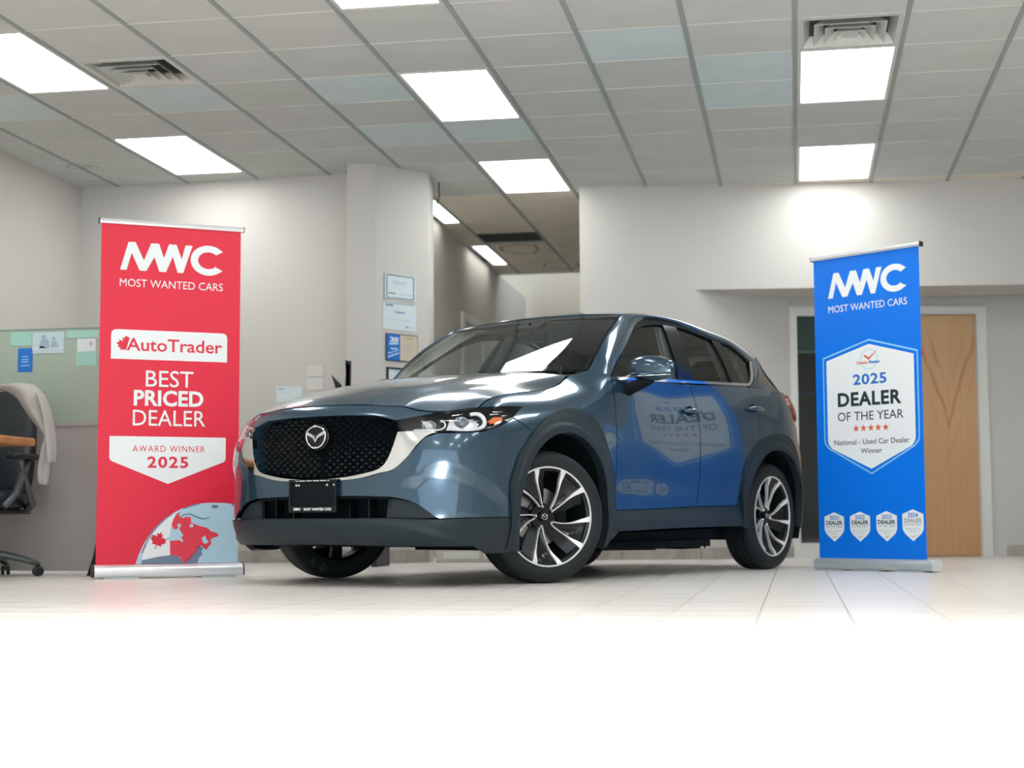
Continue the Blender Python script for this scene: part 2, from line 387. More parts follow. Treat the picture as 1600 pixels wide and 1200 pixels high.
# recessed door unit: white frame, sidelight window with blinds, veneered door
fr=MB()
def rbox(mb,x0,x1,z0,z1,d0,d1):  # d = distance in front of the wall face
    mb.prism([(x0,z0),(x1,z0),(x1,z1),(x0,z1)],d1-d0,rmat@Matrix.Translation((0,0,-d1)))
for x0,x1,z0,z1 in ((.768,.835,0,2.136),(2.395,2.476,0,2.136),(.835,2.395,2.070,2.136),(1.50,1.57,0,2.07)): rbox(fr,x0,x1,z0,z1,-.11,.022)
rbox(fr,.835,1.50,0,.108,-.11,.022)
win=struct('window_1',fr,M['white'])
b=MB()
for x0,x1,z0,z1 in ((.828,.842,.108,2.07),(2.388,2.400,0,2.07),(.842,1.50,.108,.120),(.842,1.5,2.058,2.072)): rbox(b,x0,x1,z0,z1,-.06,.030)
b.build('frame_bead',M['white'],win)
b=MB(); rbox(b,.842,1.50,.12,2.058,-.055,-.049); b.build('window_pane',glass_mat('office_glass',(.50,.62,.62),.9,1.45),win)
for k in range(16):
    b=MB(); z=2.045-k*.0185; rbox(b,.845,1.498,z-.0085,z+.0055,-.085,-.072); b.build('blind_slat',M['blind'] if 'blind' in M else M.setdefault('blind',mat('blind_slat',(.40,.43,.38),.6)),win)
b=MB(); rbox(b,.845,1.498,1.745,1.768,-.088,-.070); b.build('blind_bottom_rail',M['white'],win)
b=MB(); rbox(b,.80,1.54,1.45,1.475,-1.02,-1.0); b.build('blue_strip',mat('blue_strip',(.01,.10,.35),.6),win)
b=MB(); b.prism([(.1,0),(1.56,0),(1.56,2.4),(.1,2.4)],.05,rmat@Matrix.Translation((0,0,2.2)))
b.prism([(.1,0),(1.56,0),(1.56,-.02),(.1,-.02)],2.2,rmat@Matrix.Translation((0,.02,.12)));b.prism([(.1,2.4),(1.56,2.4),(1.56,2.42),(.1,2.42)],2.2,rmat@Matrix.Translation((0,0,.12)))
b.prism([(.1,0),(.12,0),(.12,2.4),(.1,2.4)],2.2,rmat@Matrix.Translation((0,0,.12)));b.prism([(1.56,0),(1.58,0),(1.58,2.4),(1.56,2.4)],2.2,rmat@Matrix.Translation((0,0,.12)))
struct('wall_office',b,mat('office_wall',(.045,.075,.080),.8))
b=MB(); b.box(-1.5,16.2,0,XR+.1,16.3,3.3); struct('wall_light_stop',b,M['wall'])  # unseen wall added to keep outside light from leaking under the door
# wood door with cathedral grain
m=bpy.data.materials.new('door_veneer'); m.use_nodes=True; nt=m.node_tree; pb=nt.nodes['Principled BSDF']; pb.inputs['Roughness'].default_value=.35; pb.inputs['Coat Weight'].default_value=.3
tc=nt.nodes.new('ShaderNodeTexCoord'); sp=nt.nodes.new('ShaderNodeSeparateXYZ'); nt.links.new(tc.outputs['Object'],sp.inputs[0])
def mth(op,a,bv=None,cv=None):
    n=nt.nodes.new('ShaderNodeMath'); n.operation=op
    for i,q in enumerate((a,bv,cv)):
        if q is None: continue
        if isinstance(q,(int,float)): n.inputs[i].default_value=q
        else: nt.links.new(q,n.inputs[i])
    return n.outputs[0]
# V shaped figure: level lines of |x|*k - z
ax=mth('ABSOLUTE',mth('SUBTRACT',sp.outputs[0],.165)); v1=mth('MULTIPLY',ax,3.1); v2=mth('SUBTRACT',v1,sp.outputs[2])
no=nt.nodes.new('ShaderNodeTexNoise'); no.inputs['Scale'].default_value=2.2; no.inputs['Detail'].default_value=3; nt.links.new(tc.outputs['Object'],no.inputs['Vector'])
v3=mth('MULTIPLY_ADD',no.outputs[0],.35,v2); v4=mth('MULTIPLY',v3,21.0); v5=mth('SINE',v4); v6=mth('POWER',mth('MULTIPLY_ADD',v5,.5,.5),7.0); zm=nt.nodes.new('ShaderNodeMapRange'); zm.inputs[1].default_value=-.15; zm.inputs[2].default_value=.25; nt.links.new(v2,zm.inputs[0]); zm2=nt.nodes.new('ShaderNodeMapRange'); zm2.inputs[1].default_value=-.42; zm2.inputs[2].default_value=-.36; nt.links.new(v2,zm2.inputs[0]); v6=mth('MULTIPLY',mth('MULTIPLY',v6,zm2.outputs[0]),mth('SUBTRACT',1.0,zm.outputs[0]))
vt=nt.nodes.new('ShaderNodeVectorMath'); vt.operation='MULTIPLY'; vt.inputs[1].default_value=(40,40,1.2); nt.links.new(tc.outputs['Object'],vt.inputs[0])
n2=nt.nodes.new('ShaderNodeTexNoise'); n2.inputs['Scale'].default_value=1; n2.inputs['Detail'].default_value=3; nt.links.new(vt.outputs[0],n2.inputs['Vector'])
n3=nt.nodes.new('ShaderNodeTexNoise'); n3.inputs['Scale'].default_value=1.3; nt.links.new(tc.outputs['Object'],n3.inputs['Vector'])
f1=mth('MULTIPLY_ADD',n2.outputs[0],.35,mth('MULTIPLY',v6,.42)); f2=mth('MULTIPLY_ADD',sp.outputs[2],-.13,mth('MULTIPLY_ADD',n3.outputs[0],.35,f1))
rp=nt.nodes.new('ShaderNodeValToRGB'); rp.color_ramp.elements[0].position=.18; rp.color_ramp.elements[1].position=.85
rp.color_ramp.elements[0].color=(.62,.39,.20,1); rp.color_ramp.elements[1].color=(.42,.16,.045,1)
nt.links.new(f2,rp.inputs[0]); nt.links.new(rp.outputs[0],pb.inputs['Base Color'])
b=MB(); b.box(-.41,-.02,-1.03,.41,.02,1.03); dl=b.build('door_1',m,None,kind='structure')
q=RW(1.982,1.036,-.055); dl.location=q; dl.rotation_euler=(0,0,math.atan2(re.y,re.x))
b=MB(); b.tube([(-.35,-.02,.0),(-.35,-.075,.0)],.011,10).tube([(-.355,-.075,0),(-.24,-.075,0)],.01,10).lathe([(0,-.021),(.026,-.021),(.026,-.03),(0,-.03)],20,Matrix.Translation((-.35,0,0)))
b.build('door_handle',M['alu'],dl,smooth=False)
b=MB(); b.lathe([(0,0),(.035,0),(.035,.006),(0,.008)],20); bt=b.build('pink_badge',mat('pink_badge',(.70,.03,.16),.4),None,label='small pink round sticker on the wooden door beside the blue banner',cat='sticker')
bt.location=RW(1.905,1.742,-.032); bt.rotation_euler=(0,0,math.atan2(re.y,re.x)+PI)
# ---------------------------------------------------------------- ceiling
b=MB(); b.box(XL-.1,YF-.2,CZ+.06,XR+.1,17.2,CZ+.12); ceil=struct('ceiling',b,M['plenum'])
b=MB(); b.box(-4.6,17.2,4.3,-1.2,19.3,4.4); struct('ceiling_hall_end',b,M['ceil'][0])
b=MB(); b.box(-4.6,17.14,CZ+.0,-1.2,17.2,4.3); struct('wall_hall_riser',b,M['wall'])
def gx(c): return GX+c*T
def gy(r): return GY+r*T
blue={(-2,-1),(-1,0),(-1,1),(-5,0),(-5,2),(-4,2),(-7,0),(-9,0)}
LIGHTS=[(-8,-2),(-8,2),(-4,0),(-4,4),(0,0),(0,4),(-4,-4)]     # 2 tiles deep, in view
LIGHTS2=[(-8,-8),(-8,-14),(-4,-9),(-4,-14),(0,-5),(0,-9),(0,-14),(4,0),(4,-5),(4,-9),(4,-14)]
VENTS=[(-7,-1),(0,-1)]
used=set()
for c,r in LIGHTS+LIGHTS2: used|={(c,r),(c,r+1)}
used|=set(VENTS)|{(-5,9),(-6,6),(-6,7),(-6,10),(-6,11)}
def has_ceiling(c,r):
    x=gx(c+.5);y=gy(r+.5)
    if y>17.1: return False
    if y>13.3: return -3.35<x<-1.4
    if y>12.2 and x<-3.35: return False
    return XL-.3<x<XR and y>YF
cme=[]
for i,mm in enumerate(M['ceil']+[M['ceilblue'],mat('ceiling_tile_lit_tint',(.76,.70,.60),.9,noise=(3,.05),bump=(90,.25))]):  # last one: hall tiles coloured warmer and brighter to stand in for hall light
    q=MB(); g=T/2-.006; q.box(-g,-g,.004,g,g,.022); me=q.mesh('ceiling_tile'); me.materials.append(mm); cme.append(me)
rest=MB()
for r in range(-22,14):
    for c in range(-11,10):
        if (c,r) in used or not has_ceiling(c,r): continue
        x=gx(c+.5);y=gy(r+.5)
        if -4<=r and -10<=c<=3:
            k=4 if (c,r) in blue else (5 if r>=6 else (c*5+r*3)%4)
            o=bpy.data.objects.new('ceiling_tile',cme[k]); COL.objects.link(o); o.location=(x,y,CZ); o.parent=ceil
        else:
            me=cme[0]; rest.add([v.co+Vector((x,y,CZ)) for v in me.vertices],[tuple(q.vertices) for q in me.polygons])
rest.build('ceiling_tiles_beyond',M['ceil'][0],ceil,kind='stuff')
for c in range(-10,10):   # main runners, along the room
    x=gx(c); y1=17.1 if -3.2<x<-1.5 else (12.0 if x<-3.3 else 13.1)
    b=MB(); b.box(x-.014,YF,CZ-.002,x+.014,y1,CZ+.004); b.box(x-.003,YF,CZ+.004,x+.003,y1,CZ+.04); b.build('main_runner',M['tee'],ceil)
cm={}
for r in range(-20,14):
    y=gy(r)
    if r<-5:
        b=MB(); b.box(XL,y-.006,CZ,XR,y+.006,CZ+.004); b.build('cross_tee',M['teew'],ceil); continue
    for c in range(-10,10):
        if not has_ceiling(c,r) and not has_ceiling(c,r-1): continue
        if (c,r) in used and (c,r-1) in used and not (c,r) in VENTS and not (c,r-1) in VENTS: continue
        if 'm' not in cm:
            q=MB(); q.box(-T/2+.014,-.006,0,T/2-.014,.006,.004); q.box(-T/2+.014,-.002,.004,T/2-.014,.002,.035); me=q.mesh('cross_tee'); me.materials.append(M['teew']); cm['m']=me
        o=bpy.data.objects.new('cross_tee',cm['m']); COL.objects.link(o); o.location=(gx(c+.5),y,CZ-.001); o.parent=ceil
HL=mat('hall_lamp_diffuser',(.9,.9,.9),.5,emis=(1,.97,.88),es=5.5)
def ceiling_light(x0,x1,y0,y1,label,group=None,name='ceiling_light',lm=None):
    root=empty(name,label,'light',((x0+x1)/2,(y0+y1)/2,CZ),group=group); a=(x1-x0)/2-.014;bb=(y1-y0)/2-.006
    q=MB()
    f=.022
    q.box(-a,-bb,.0,a,-bb+f,.03).box(-a,bb-f,0,a,bb,.03).box(-a,-bb+f,0,-a+f,bb-f,.03).box(a-f,-bb+f,0,a,bb-f,.03)
    q.box(-a+.01,-bb+.01,.03,a-.01,bb-.01,.045)
    q.build('light_frame',M['metalw'],root)
    q=MB(); q.box(-a+f,-bb+f,.006,a-f,bb-f,.014); q.build('diffuser',lm or M['lamp'],root); return root
LL={(-8,-2):'large white ceiling light panel at upper left beside the ceiling vent',(-8,2):'white ceiling light panel above the red banner, near the left back wall',
(-4,0):'white ceiling light panel in the middle of the ceiling, nearer one of its line',(-4,4):'white ceiling light panel in front of the hallway opening beside the column',
(0,0):'white ceiling light panel touching the right-hand ceiling vent',(0,4):'white ceiling light panel against the bulkhead wall above the blue banner',(-4,-4):'white ceiling light panel cut off by the top edge of the picture'}
for c,r in LIGHTS: ceiling_light(gx(c),gx(c+1),gy(r),gy(r+2),LL[(c,r)],'ceiling light panels in the showroom')
cn={-8:'far left',-4:'centre left',0:'centre right',4:'far right'}; rn_={0:'beside the blue banner line',-5:'over the foreground floor',-8:'above the camera',-9:'above the camera',-14:'by the shop front'}
for c,r in LIGHTS2: ceiling_light(gx(c),gx(c+1),gy(r),gy(r+2),'white ceiling light panel in the %s line, %s'%(cn[c],rn_[r]),'ceiling light panels out of view')
ceiling_light(-3.205,-2.99,gy(6),gy(8),'slim hallway ceiling light, nearer one, partly behind the column','hallway ceiling lights',lm=HL)
ceiling_light(-3.205,-2.99,gy(10),gy(12),'slim hallway ceiling light, farther one, beside the dark grate','hallway ceiling lights',lm=HL)
# unseen lamp added above the raised hall end to brighten its far wall
root=empty('ceiling_light','added light of the raised hall end, hidden above the hall ceiling','light',(-2.2,18.0,4.27),group='hallway ceiling lights'); q=MB(); q.box(-.3,-.3,0,.3,.3,.03); q.build('diffuser',M['lamp'],root)
vn=0
for c,r in VENTS:
    root=empty('ceiling_vent',['square stepped ceiling vent beside the upper left light panel','square stepped ceiling vent above the right-hand light panels'][vn],'vent',(gx(c+.5),gy(r+.5),CZ),group='ceiling vents'); vn+=1
    g=T/2-.012
    def ring(o,i,zo,zi,th=.004):
        q=MB(); n=4; v=[]
        for s,z in ((o,zo),(i,zi),(o,zo+th),(i,zi+th)):
            v+=[(-s,-s,z),(s,-s,z),(s,s,z),(-s,s,z)]
        f=[]
        for k in range(4):
            j=(k+1)%4; f+=[(k,j,4+j,4+k),(8+k,12+k,12+j,8+j),(k,8+k,8+j,j),(4+k,4+j,12+j,12+k)]
        q.add(v,f); return q
    ring(g,g-.035,-.001,-.001).build('vent_frame',M['metalw'],root)
    ring(g-.035,g-.07,-.001,.055).build('vent_collar',M['metalw'],root)
    for k,(o,zz) in enumerate(((.20,-.012),(.14,-.018),(.085,-.022))):
        ring(o,o-.055,zz,zz+.05).build('vent_cone',M['metalw'],root)
    q=MB(); q.box(-.045,-.045,-.018,.045,.045,-.012); q.build('vent_plate',M['metalw'],root)
    q=MB(); q.box(-g,-g,.075,g,g,.08); q.build('duct_back',M['dark'],root)
b=MB(); b.box(gx(-5)+.01,14.67,CZ-.004,gx(-4)-.01,15.10,CZ+.004)
for k in range(12): b.box(gx(-5)+.02,14.69+k*.034,CZ-.010,gx(-4)-.02,14.697+k*.034,CZ-.004)
b.build('ceiling_grate',M['grate'],None,label='dark return-air grate in the hallway ceiling',cat='grate')
b=MB(); b.box(gx(-5)+.01,15.1,CZ+.004,gx(-4)-.01,15.28,CZ+.012); b.build('ceiling_tile_strip',M['ceil'][0],ceil)
# water stains on ceiling tiles (thin rings of dried dirt)
def stain(x,y,rx,ry,name='water_stain'):
    q=MB(); n=28; v=[];f=[]
    for k in range(n):
        c=2*PI*k/n; w_=1+.12*math.sin(3*c+x)+.07*math.sin(7*c)
        for s in (1,.86): v.append((x+rx*w_*s*math.cos(c),y+ry*w_*s*math.sin(c),CZ+.0035))
    for k in range(n): j=(k+1)%n; f.append((2*k,2*k+1,2*j+1,2*j))
    q.add(v,f); q.build(name,M.setdefault('stain',mat('stain',(.33,.29,.23),.9,noise=(20,.3))),ceil)
stain(-5.44,11.20,.10,.075); stain(-5.36,11.24,.06,.06); stain(-2.72,15.6,.20,.28); stain(-2.45,16.7,.2,.2)
b=MB(); b.tube([(-2.82,12.31,3.075),(-2.83,12.33,3.03),(-2.82,12.32,2.98),(-2.85,12.35,2.90)],.006,8); b.build('hanging_cable',M['black'],None,smooth=True,label='short black cable hanging from the ceiling at the hallway opening',cat='cable')
# ---------------------------------------------------------------- roll-up banners
def leaf(cx,cy,s,rot=0,sx=1):
    P=[(0,1),(.12,.72),(.30,.80),(.24,.42),(.42,.60),(.50,.48),(.74,.52),(.66,.32),(.80,.22),(.42,-.10),(.46,-.26),(.05,-.20),(.04,-.60),(-.04,-.60),(-.05,-.20),(-.46,-.26),(-.42,-.10),(-.80,.22),(-.66,.32),(-.74,.52),(-.50,.48),(-.42,.60),(-.24,.42),(-.30,.80),(-.12,.72)]
    c,sn=math.cos(rot),math.sin(rot)
    return [(cx+s*(x*c*sx-y*sn),cy+s*(x*sn*sx+y*c)) for x,y in P]
def star(cx,cy,R):
    return [(cx+(R if k%2==0 else R*.42)*math.sin(PI*k/5),cy+(R if k%2==0 else R*.42)*math.cos(PI*k/5)) for k in range(10)]
def rrect(x0,y0,x1,y1,r,corners=(1,1,1,1),n=6):
    out=[]
    for (cx,cy,a0,on) in ((x1-r,y0+r,-90,corners[1]),(x1-r,y1-r,0,corners[2]),(x0+r,y1-r,90,corners[3]),(x0+r,y0+r,180,corners[0])):
        if on: out+=[(cx+r*math.cos(math.radians(a0+90*k/n)),cy+r*math.sin(math.radians(a0+90*k/n))) for k in range(n+1)]
        else: out.append(((x1 if a0 in(-90,0) else x0),(y0 if a0 in(-90,180) else y1)))
    return out
def circ(cx,cy,rx,ry,n=32): return [(cx+rx*math.cos(2*PI*k/n),cy+ry*math.sin(2*PI*k/n)) for k in range(n)]
def banner(name,label,A,B,w,mf,draw,ext,feet,ks=1):
    A=Vector((*A,0));B=Vector((*B,0));e=(B-A).normalized();n=Vector((e.y,-e.x,0)); rz=math.atan2(e.y,e.x)
    root=empty(name,label,'banner',A,rz,group='roll-up banners either side of the car')
    def F(lv):
        def fn(u,v):
            return (u,-.0006*lv-.0010,v)
        return fn
    q=MB(); nx=24
    q.box(.004,0,.06,w-.006,.0012,2.085); q.build('banner_sheet',mf,root)
    q=MB()  # top rail
    q.prism([(-.012,2.072),(.018,2.072),(.022,2.085),(.014,2.10),(-.010,2.10),(-.016,2.085)],w+.016,Matrix(((0,0,1,-.008),(1,0,0,-.004),(0,1,0,0),(0,0,0,1)))); q.build('top_rail',M['alu'],root)
    for xa in (-.012,w+.008): q=MB(); q.box(xa,-.018,2.07,xa+.005,.022,2.102); q.build('rail_end',M['black'],root)
    # cassette base: rounded extrusion
    prof=[(-.05,.012),(-.055,.03),(-.052,.055),(-.038,.074),(-.015,.080),(.03,.078),(.052,.06),(.055,.02),(.05,.008),(-.045,.008)]
    q=MB(); q.prism(prof,ext+.016,Matrix(((0,0,1,-.010),(1,0,0,0),(0,1,0,0),(0,0,0,1)))); q.build('base_cassette',M['alu'] if name!='blue' and mf is M['red'] else M['alud'],root,auto=50)
    for x in (-.016,ext+.006):
        q=MB(); q.prism([(a*1.06,max(.004,c*1.05)) for a,c in prof],.007,Matrix(((0,0,1,x),(1,0,0,0),(0,1,0,0),(0,0,0,1)))); q.build('end_cap',M['black'] if mf is M['red'] else M['alu'],root)
    for x in feet:
        q=MB(); q.box(x-.10,-.09,.0,x+.10,.09,.008,bev=.003); q.build('foot',M['alud'],root)
    q=MB(); q.tube([(w/2,.03,.07),(w/2,.03,2.09)],.009,10); q.build('support_pole',M['alud'],root,smooth=True)
    root.scale=(ks,ks,ks); draw(root,F); return root
def mwc(root,F,pm,dx=0,dy=0):
    Z=[(0.113,1.803),(0.160,1.970),(0.201,1.971),(0.251,1.865),(0.292,1.970),(0.339,1.970),(0.368,1.885),(0.397,1.970),(0.441,1.970),(0.473,1.885),(0.495,1.970),(0.537,1.970),(0.483,1.802),(0.450,1.802),(0.420,1.897),(0.381,1.802),(0.342,1.802),(0.312,1.888),(0.266,1.803),(0.227,1.803),(0.179,1.906),(0.151,1.803)]
    C=[];n=26
    a0=math.radians(38);a1=math.radians(322)
    for k in range(n+1): a=a0+(a1-a0)*k/n; C.append((.633+.107*math.cos(a)*1.0,1.886+.091*math.sin(a)))
    for k in range(n,-1,-1): a=a0-.12+(a1-a0+.24)*k/n; C.append((.633+.073*math.cos(a)*.85,1.886+.051*math.sin(a)))
    C[0]=(.721,1.943);C[n]=(.720,1.827);C[n+1]=(.668,1.852);C[-1]=(.668,1.915)
    sh=lambda L:[(x+dx,y+dy) for x,y in L]
    for L_ in (Z,C): polymesh('logo_letter',[sh(L_)],F(1),pm,root)
    text_part('slogan_text','MOST WANTED CARS',(.113+dx,.722+dx,1.705+dy,1.751+dy),F(1),pm,root)
def draw_red(root,F):
    mwc(root,F,M['pwhite'])
    polymesh('print_panel',[rrect(.069,1.276,.752,1.450,.03,(0,0,1,1))],F(1),M['pwhite'],root)
    L=[(.173,1.404),(.150,1.413),(.146,1.398),(.135,1.404),(.136,1.380),(.112,1.392),(.117,1.378),(.099,1.371),(.113,1.355),(.108,1.345),(.126,1.341),(.118,1.330),(.156,1.330),(.166,1.366),(.176,1.400)]
    polymesh('print_leaf',[L],F(2),M['pred'],root)
    text_part('print_text','AutoTrader',(.158,.722,1.326,1.402),F(2),M['pred'],root,bold=.014)
    text_part('print_text','BEST',(.273,.552,1.117,1.214),F(1),M['pwhite'],root,bold=.002)
    text_part('print_text','PRICED',(.205,.613,1.003,1.098),F(1),M['pwhite'],root,bold=.030,spacing=1.02)
    text_part('print_text','DEALER',(.201,.626,.888,.980),F(1),M['pwhite'],root,bold=.002)
    polymesh('print_panel',[[(.070,.824),(.750,.824),(.750,.70),(.747,.687),(.738,.678),(.410,.547),(.084,.678),(.074,.687),(.070,.70)][::-1]],F(1),M['pwhite'],root)
    text_part('print_text','AWARD WINNER',(.203,.626,.735,.771),F(2),M['pred'],root,bold=.002,spacing=1.2)
    text_part('print_text','2025',(.289,.528,.640,.708),F(2),M['pred'],root,bold=.026,spacing=1.15)
    # globe with a maple-leaf flag over the land
    w=.829
    G=[(.231,.082),(.245,.13),(.273,.194),(.305,.25),(.346,.300),(.395,.347),(.447,.379),(.500,.406),(.571,.428),(.62,.434),(.67,.437),(.74,.436),(.802,.430),(w,.424),(w,.082)]
    polymesh('print_globe',[G[::-1]],F(1),M['psky'],root)
    for L_ in ([[(.305,.25),(.346,.300),(.395,.347),(.447,.379),(.440,.370),(.395,.336),(.352,.290),(.315,.24),(.290,.185),(.270,.14),(.262,.145),(.280,.195)][::-1],[(.500,.406),(.571,.429),(.600,.433),(.598,.427),(.55,.414),(.503,.398)][::-1],[(.78,.433),(.828,.426),(.828,.410),(.80,.416)][::-1],circ(.690,.414,.022,.010,14)]): polymesh('print_rim',[L_],F(2),M['pgrey'],root)
    polymesh('print_flag',[[(.264,.085),(.268,.12),(.270,.146),(.290,.200),(.316,.247),(.359,.300),(.403,.339),(.462,.381),(.442,.330),(.430,.28),(.425,.24),(.405,.232),(.408,.22),(.427,.214),(.428,.126),(.36,.112),(.30,.105)]],F(2),M['pwhite'],root)
    polymesh('print_leaf',[leaf(.354,.205,.068,-.34,.9)],F(3),M['pred'],root)
    R=[(.487,.384),(.478,.368),(.482,.352),(.500,.348),(.52,.354),(.545,.352),(.550,.335),(.548,.320),(.57,.312),(.60,.300),(.645,.289),(.668,.268),(.690,.262),(.705,.257),(.715,.244),(.70,.236),(.673,.228),(.665,.215),(.672,.20),(.655,.178),(.642,.159),(.625,.172),(.610,.186),(.600,.180),(.583,.156),(.55,.11),(.511,.081),(.49,.117),(.46,.128),(.430,.131),(.427,.214),(.455,.216),(.48,.219),(.500,.205),(.506,.212),(.492,.232),(.505,.245),(.493,.263),(.480,.285),(.492,.305),(.480,.318),(.468,.305),(.476,.290),(.460,.280),(.443,.286),(.435,.31),(.447,.344),(.465,.372)]
    polymesh('print_land',[R],F(3),mat('print_land_red',(.85,.05,.09),.4),root)
    for L_ in ([circ(.552,.302,.012,.010,12),[(.612,.226),(.632,.246),(.640,.222),(.655,.206),(.640,.196),(.622,.198),(.618,.212)][::-1]]): polymesh('print_lake',[L_],F(4),M['psky'],root)
    for L_ in ([[(.264,.082),(.264,.103),(.30,.110),(.362,.123),(.45,.133),(.475,.122),(.495,.108),(.511,.081)][::-1],[(.511,.081),(.583,.156),(.590,.185),(.605,.182),(.624,.169),(.612,.150),(.618,.132),(.600,.115),(.589,.082)][::-1]]): polymesh('print_land',[L_],F(3),M['pgrey'],root)
    polymesh('print_coast',[[(.482,.355),(.51,.372),(.545,.374),(.58,.358),(.62,.345),(.655,.352),(.657,.346),(.62,.337),(.578,.350),(.545,.366),(.51,.365),(.485,.349)][::-1]],F(3),M['pgrey'],root)
def shield(cx,y0,y1,w,drop_t,drop_b,cr=.03):
    h=w/2; a=math.atan2(drop_b,h)
    R=[(cx,y1),(cx+h,y1-drop_t),(cx+h,y0+drop_b+cr),(cx+h-.006,y0+drop_b+cr*.4),(cx+h-cr*.7,y0+drop_b-cr*.25),(cx,y0)]
    return R+[(2*cx-x,y) for x,y in R[-2:0:-1]]
def draw_blue(root,F):
    mwc(root,F,M['pwhite'],.005,.004)
    polymesh('shield_outline',[shield(.430,.626,1.510,.732,.100,.185,.05)[::-1]],F(1),M['pcyan'],root)
    polymesh('shield_gap',[shield(.430,.635,1.500,.716,.098,.182,.05)[::-1]],F(2),M['blue'],root)
    polymesh('shield_panel',[shield(.430,.661,1.477,.672,.090,.150,.045)[::-1]],F(3),M['pwhite'],root)
    q=[circ(.428,1.377,.068,.068,36),circ(.428,1.377,.061,.061,36)]
    o,i=q; n=len(o); me=bpy.data.meshes.new('r'); f4=F(4); me.from_pydata([f4(*a) for a in o+i],[],[(k,(k+1)%n,n+(k+1)%n,n+k) for k in range(n)]); link('badge_ring',me,M['pring'],root)
    polymesh('check_mark',[[(.386,1.403),(.398,1.408),(.429,1.388),(.502,1.443),(.432,1.374),(.424,1.374)][::-1]],F(5),M['porange'],root)
    text_part('badge_text','Dealer',(.335,.429,1.348,1.369),F(5),M['porange'],root,bold=.02)
    text_part('badge_text','Rater',(.431,.517,1.348,1.368),F(5),M['pblue'],root,bold=.035)
    text_part('print_text','2025',(.302,.560,1.213,1.284),F(4),M['pblue'],root,bold=.026,spacing=1.08)
    text_part('print_text','DEALER',(.179,.668,1.075,1.168),F(4),M['pdark'],root,bold=.034,spacing=1.08)
    text_part('print_text','OF THE YEAR',(.176,.680,.980,1.038),F(4),M['pdark'],root,bold=.002)
    for x in (.318,.375,.432,.488,.545): polymesh('print_star',[star(x,.927,.026)[::-1]],F(4),M['porange'],root)
    text_part('print_text','National - Used Car Dealer',(.145,.721,.822,.857),F(4),M['pdark'],root,bold=.006)
    text_part('print_text','Winner',(.350,.513,.763,.796),F(4),M['pdark'],root,bold=.006)
    for year,cx,y1,y0 in (('2021',.128,.381,.187),('2022',.330,.384,.189),('2023',.533,.386,.191),('2024',.728,.396,.194)):
        polymesh('award_shield',[shield(cx,y0,y1,.155,.030,.052,.03)[::-1]],F(1),M['pwhite'],root)
        text_part('shield_year',year,(cx-.037,cx+.037,y1-.050,y1-.022),F(2),M['pblue'],root,bold=.02)
        text_part('shield_text','DEALER',(cx-.066,cx+.066,y1-.083,y1-.057),F(2),M['pdark'] if year!='2024' else M['pgrey2'],root,bold=.035)
        text_part('shield_text','OF THE YEAR',(cx-.064,cx+.064,y1-.103,y1-.088),F(2),M['pgrey2'],root,bold=.01)
        text_part('shield_text','National Used Car',(cx-.055,cx+.055,y1-.129,y1-.119),F(2),M['pgrey2'],root)
        text_part('shield_text','Winner',(cx-.024,cx+.024,y1-.146,y1-.137),F(2),M['pgrey2'],root)
        polymesh('shield_mark',[[(cx-.03,y0+.040),(cx-.005,y0+.028),(cx+.03,y0+.043),(cx-.003,y0+.022)][::-1]],F(2),M['pgrey2'],root)
banner('roll_up_banner','tall red roll-up banner with globe print, left of the car',(-3.978,8.499),(-3.278,8.953),.8347,M['red'],draw_red,.846,(.14,.70))
banner('roll_up_banner','tall blue roll-up banner with white shield print, right of the car',(0.136,10.301),(0.769,9.829),.8275,M['blue'],draw_blue,.885,(.13,.42,.74),2.02/2.10)
# black fabric bag leaning behind the red banner
b=MB(); v=[(-4.255,8.98,0),(-4.10,8.90,0),(-3.98,9.1,0),(-4.14,9.14,0)]; top=[(-4.155,8.98,.50),(-4.09,8.95,.50),(-4.0,9.06,.50),(-4.06,9.08,.50)]
mid=[(-4.215,8.98,.12),(-4.09,8.91,.12),(-3.98,9.09,.12),(-4.11,9.12,.12)]; m2=[(-4.18,8.98,.30),(-4.085,8.93,.30),(-3.99,9.07,.30),(-4.085,9.10,.30)]
V=[Vector(q) for q in v+mid+m2+top]; Fq=[(0,3,2,1),(12,13,14,15)]+[(4*k+i,4*k+(i+1)%4,4*k+4+(i+1)%4,4*k+4+i) for k in range(3) for i in range(4)]
b.add(V,Fq); b.build('carry_bag',mat('bag_fabric',(.01,.01,.012),.8,bump=(40,.4)),None,auto=60,label='black fabric carry bag leaning behind the foot of the red banner',cat='bag')
# ---------------------------------------------------------------- partition at far left
def plane_map(A,B):
    A=Vector((*A,0));B=Vector((*B,0));e=(B-A).normalized();n=Vector((e.y,-e.x,0))
    return lambda s,z,d=0: tuple(A+e*s+n*d+Vector((0,0,z)))
pt=empty('office_partition','grey office partition with frosted glass upper panel, behind the red banner','partition',(-4.85,9.29,0))
def pbx(x0,x1,z0,z1,y0=9.29,y1=9.33): q=MB(); q.box(x0+4.85,y0-9.29,z0,x1+4.85,y1-9.29,z1); return q
pbx(-5.72,-3.80,.02,.935).build('lower_panel',M['wall2'],pt)
pbx(-5.72,-3.80,.935,.955,9.283,9.337).build('rail',M['wall2'],pt)
pbx(-5.72,-3.80,.955,1.555,9.300,9.308).build('frosted_glass',mat('frosted_glass',(.37,.46,.39),.35,coat=.2),pt)
pbx(-5.72,-3.80,1.555,1.563,9.297,9.312).build('glass_edge',mat('glass_edge',(.20,.32,.26),.3),pt)
pbx(-3.80,-3.76,0,1.563,9.28,9.34).build('post',M['wall2'],pt); pbx(-5.75,-5.71,0,1.563,9.28,9.34).build('post',M['wall2'],pt)
pw=plane_map((-6.,9.2995),(-3.9,9.2995))
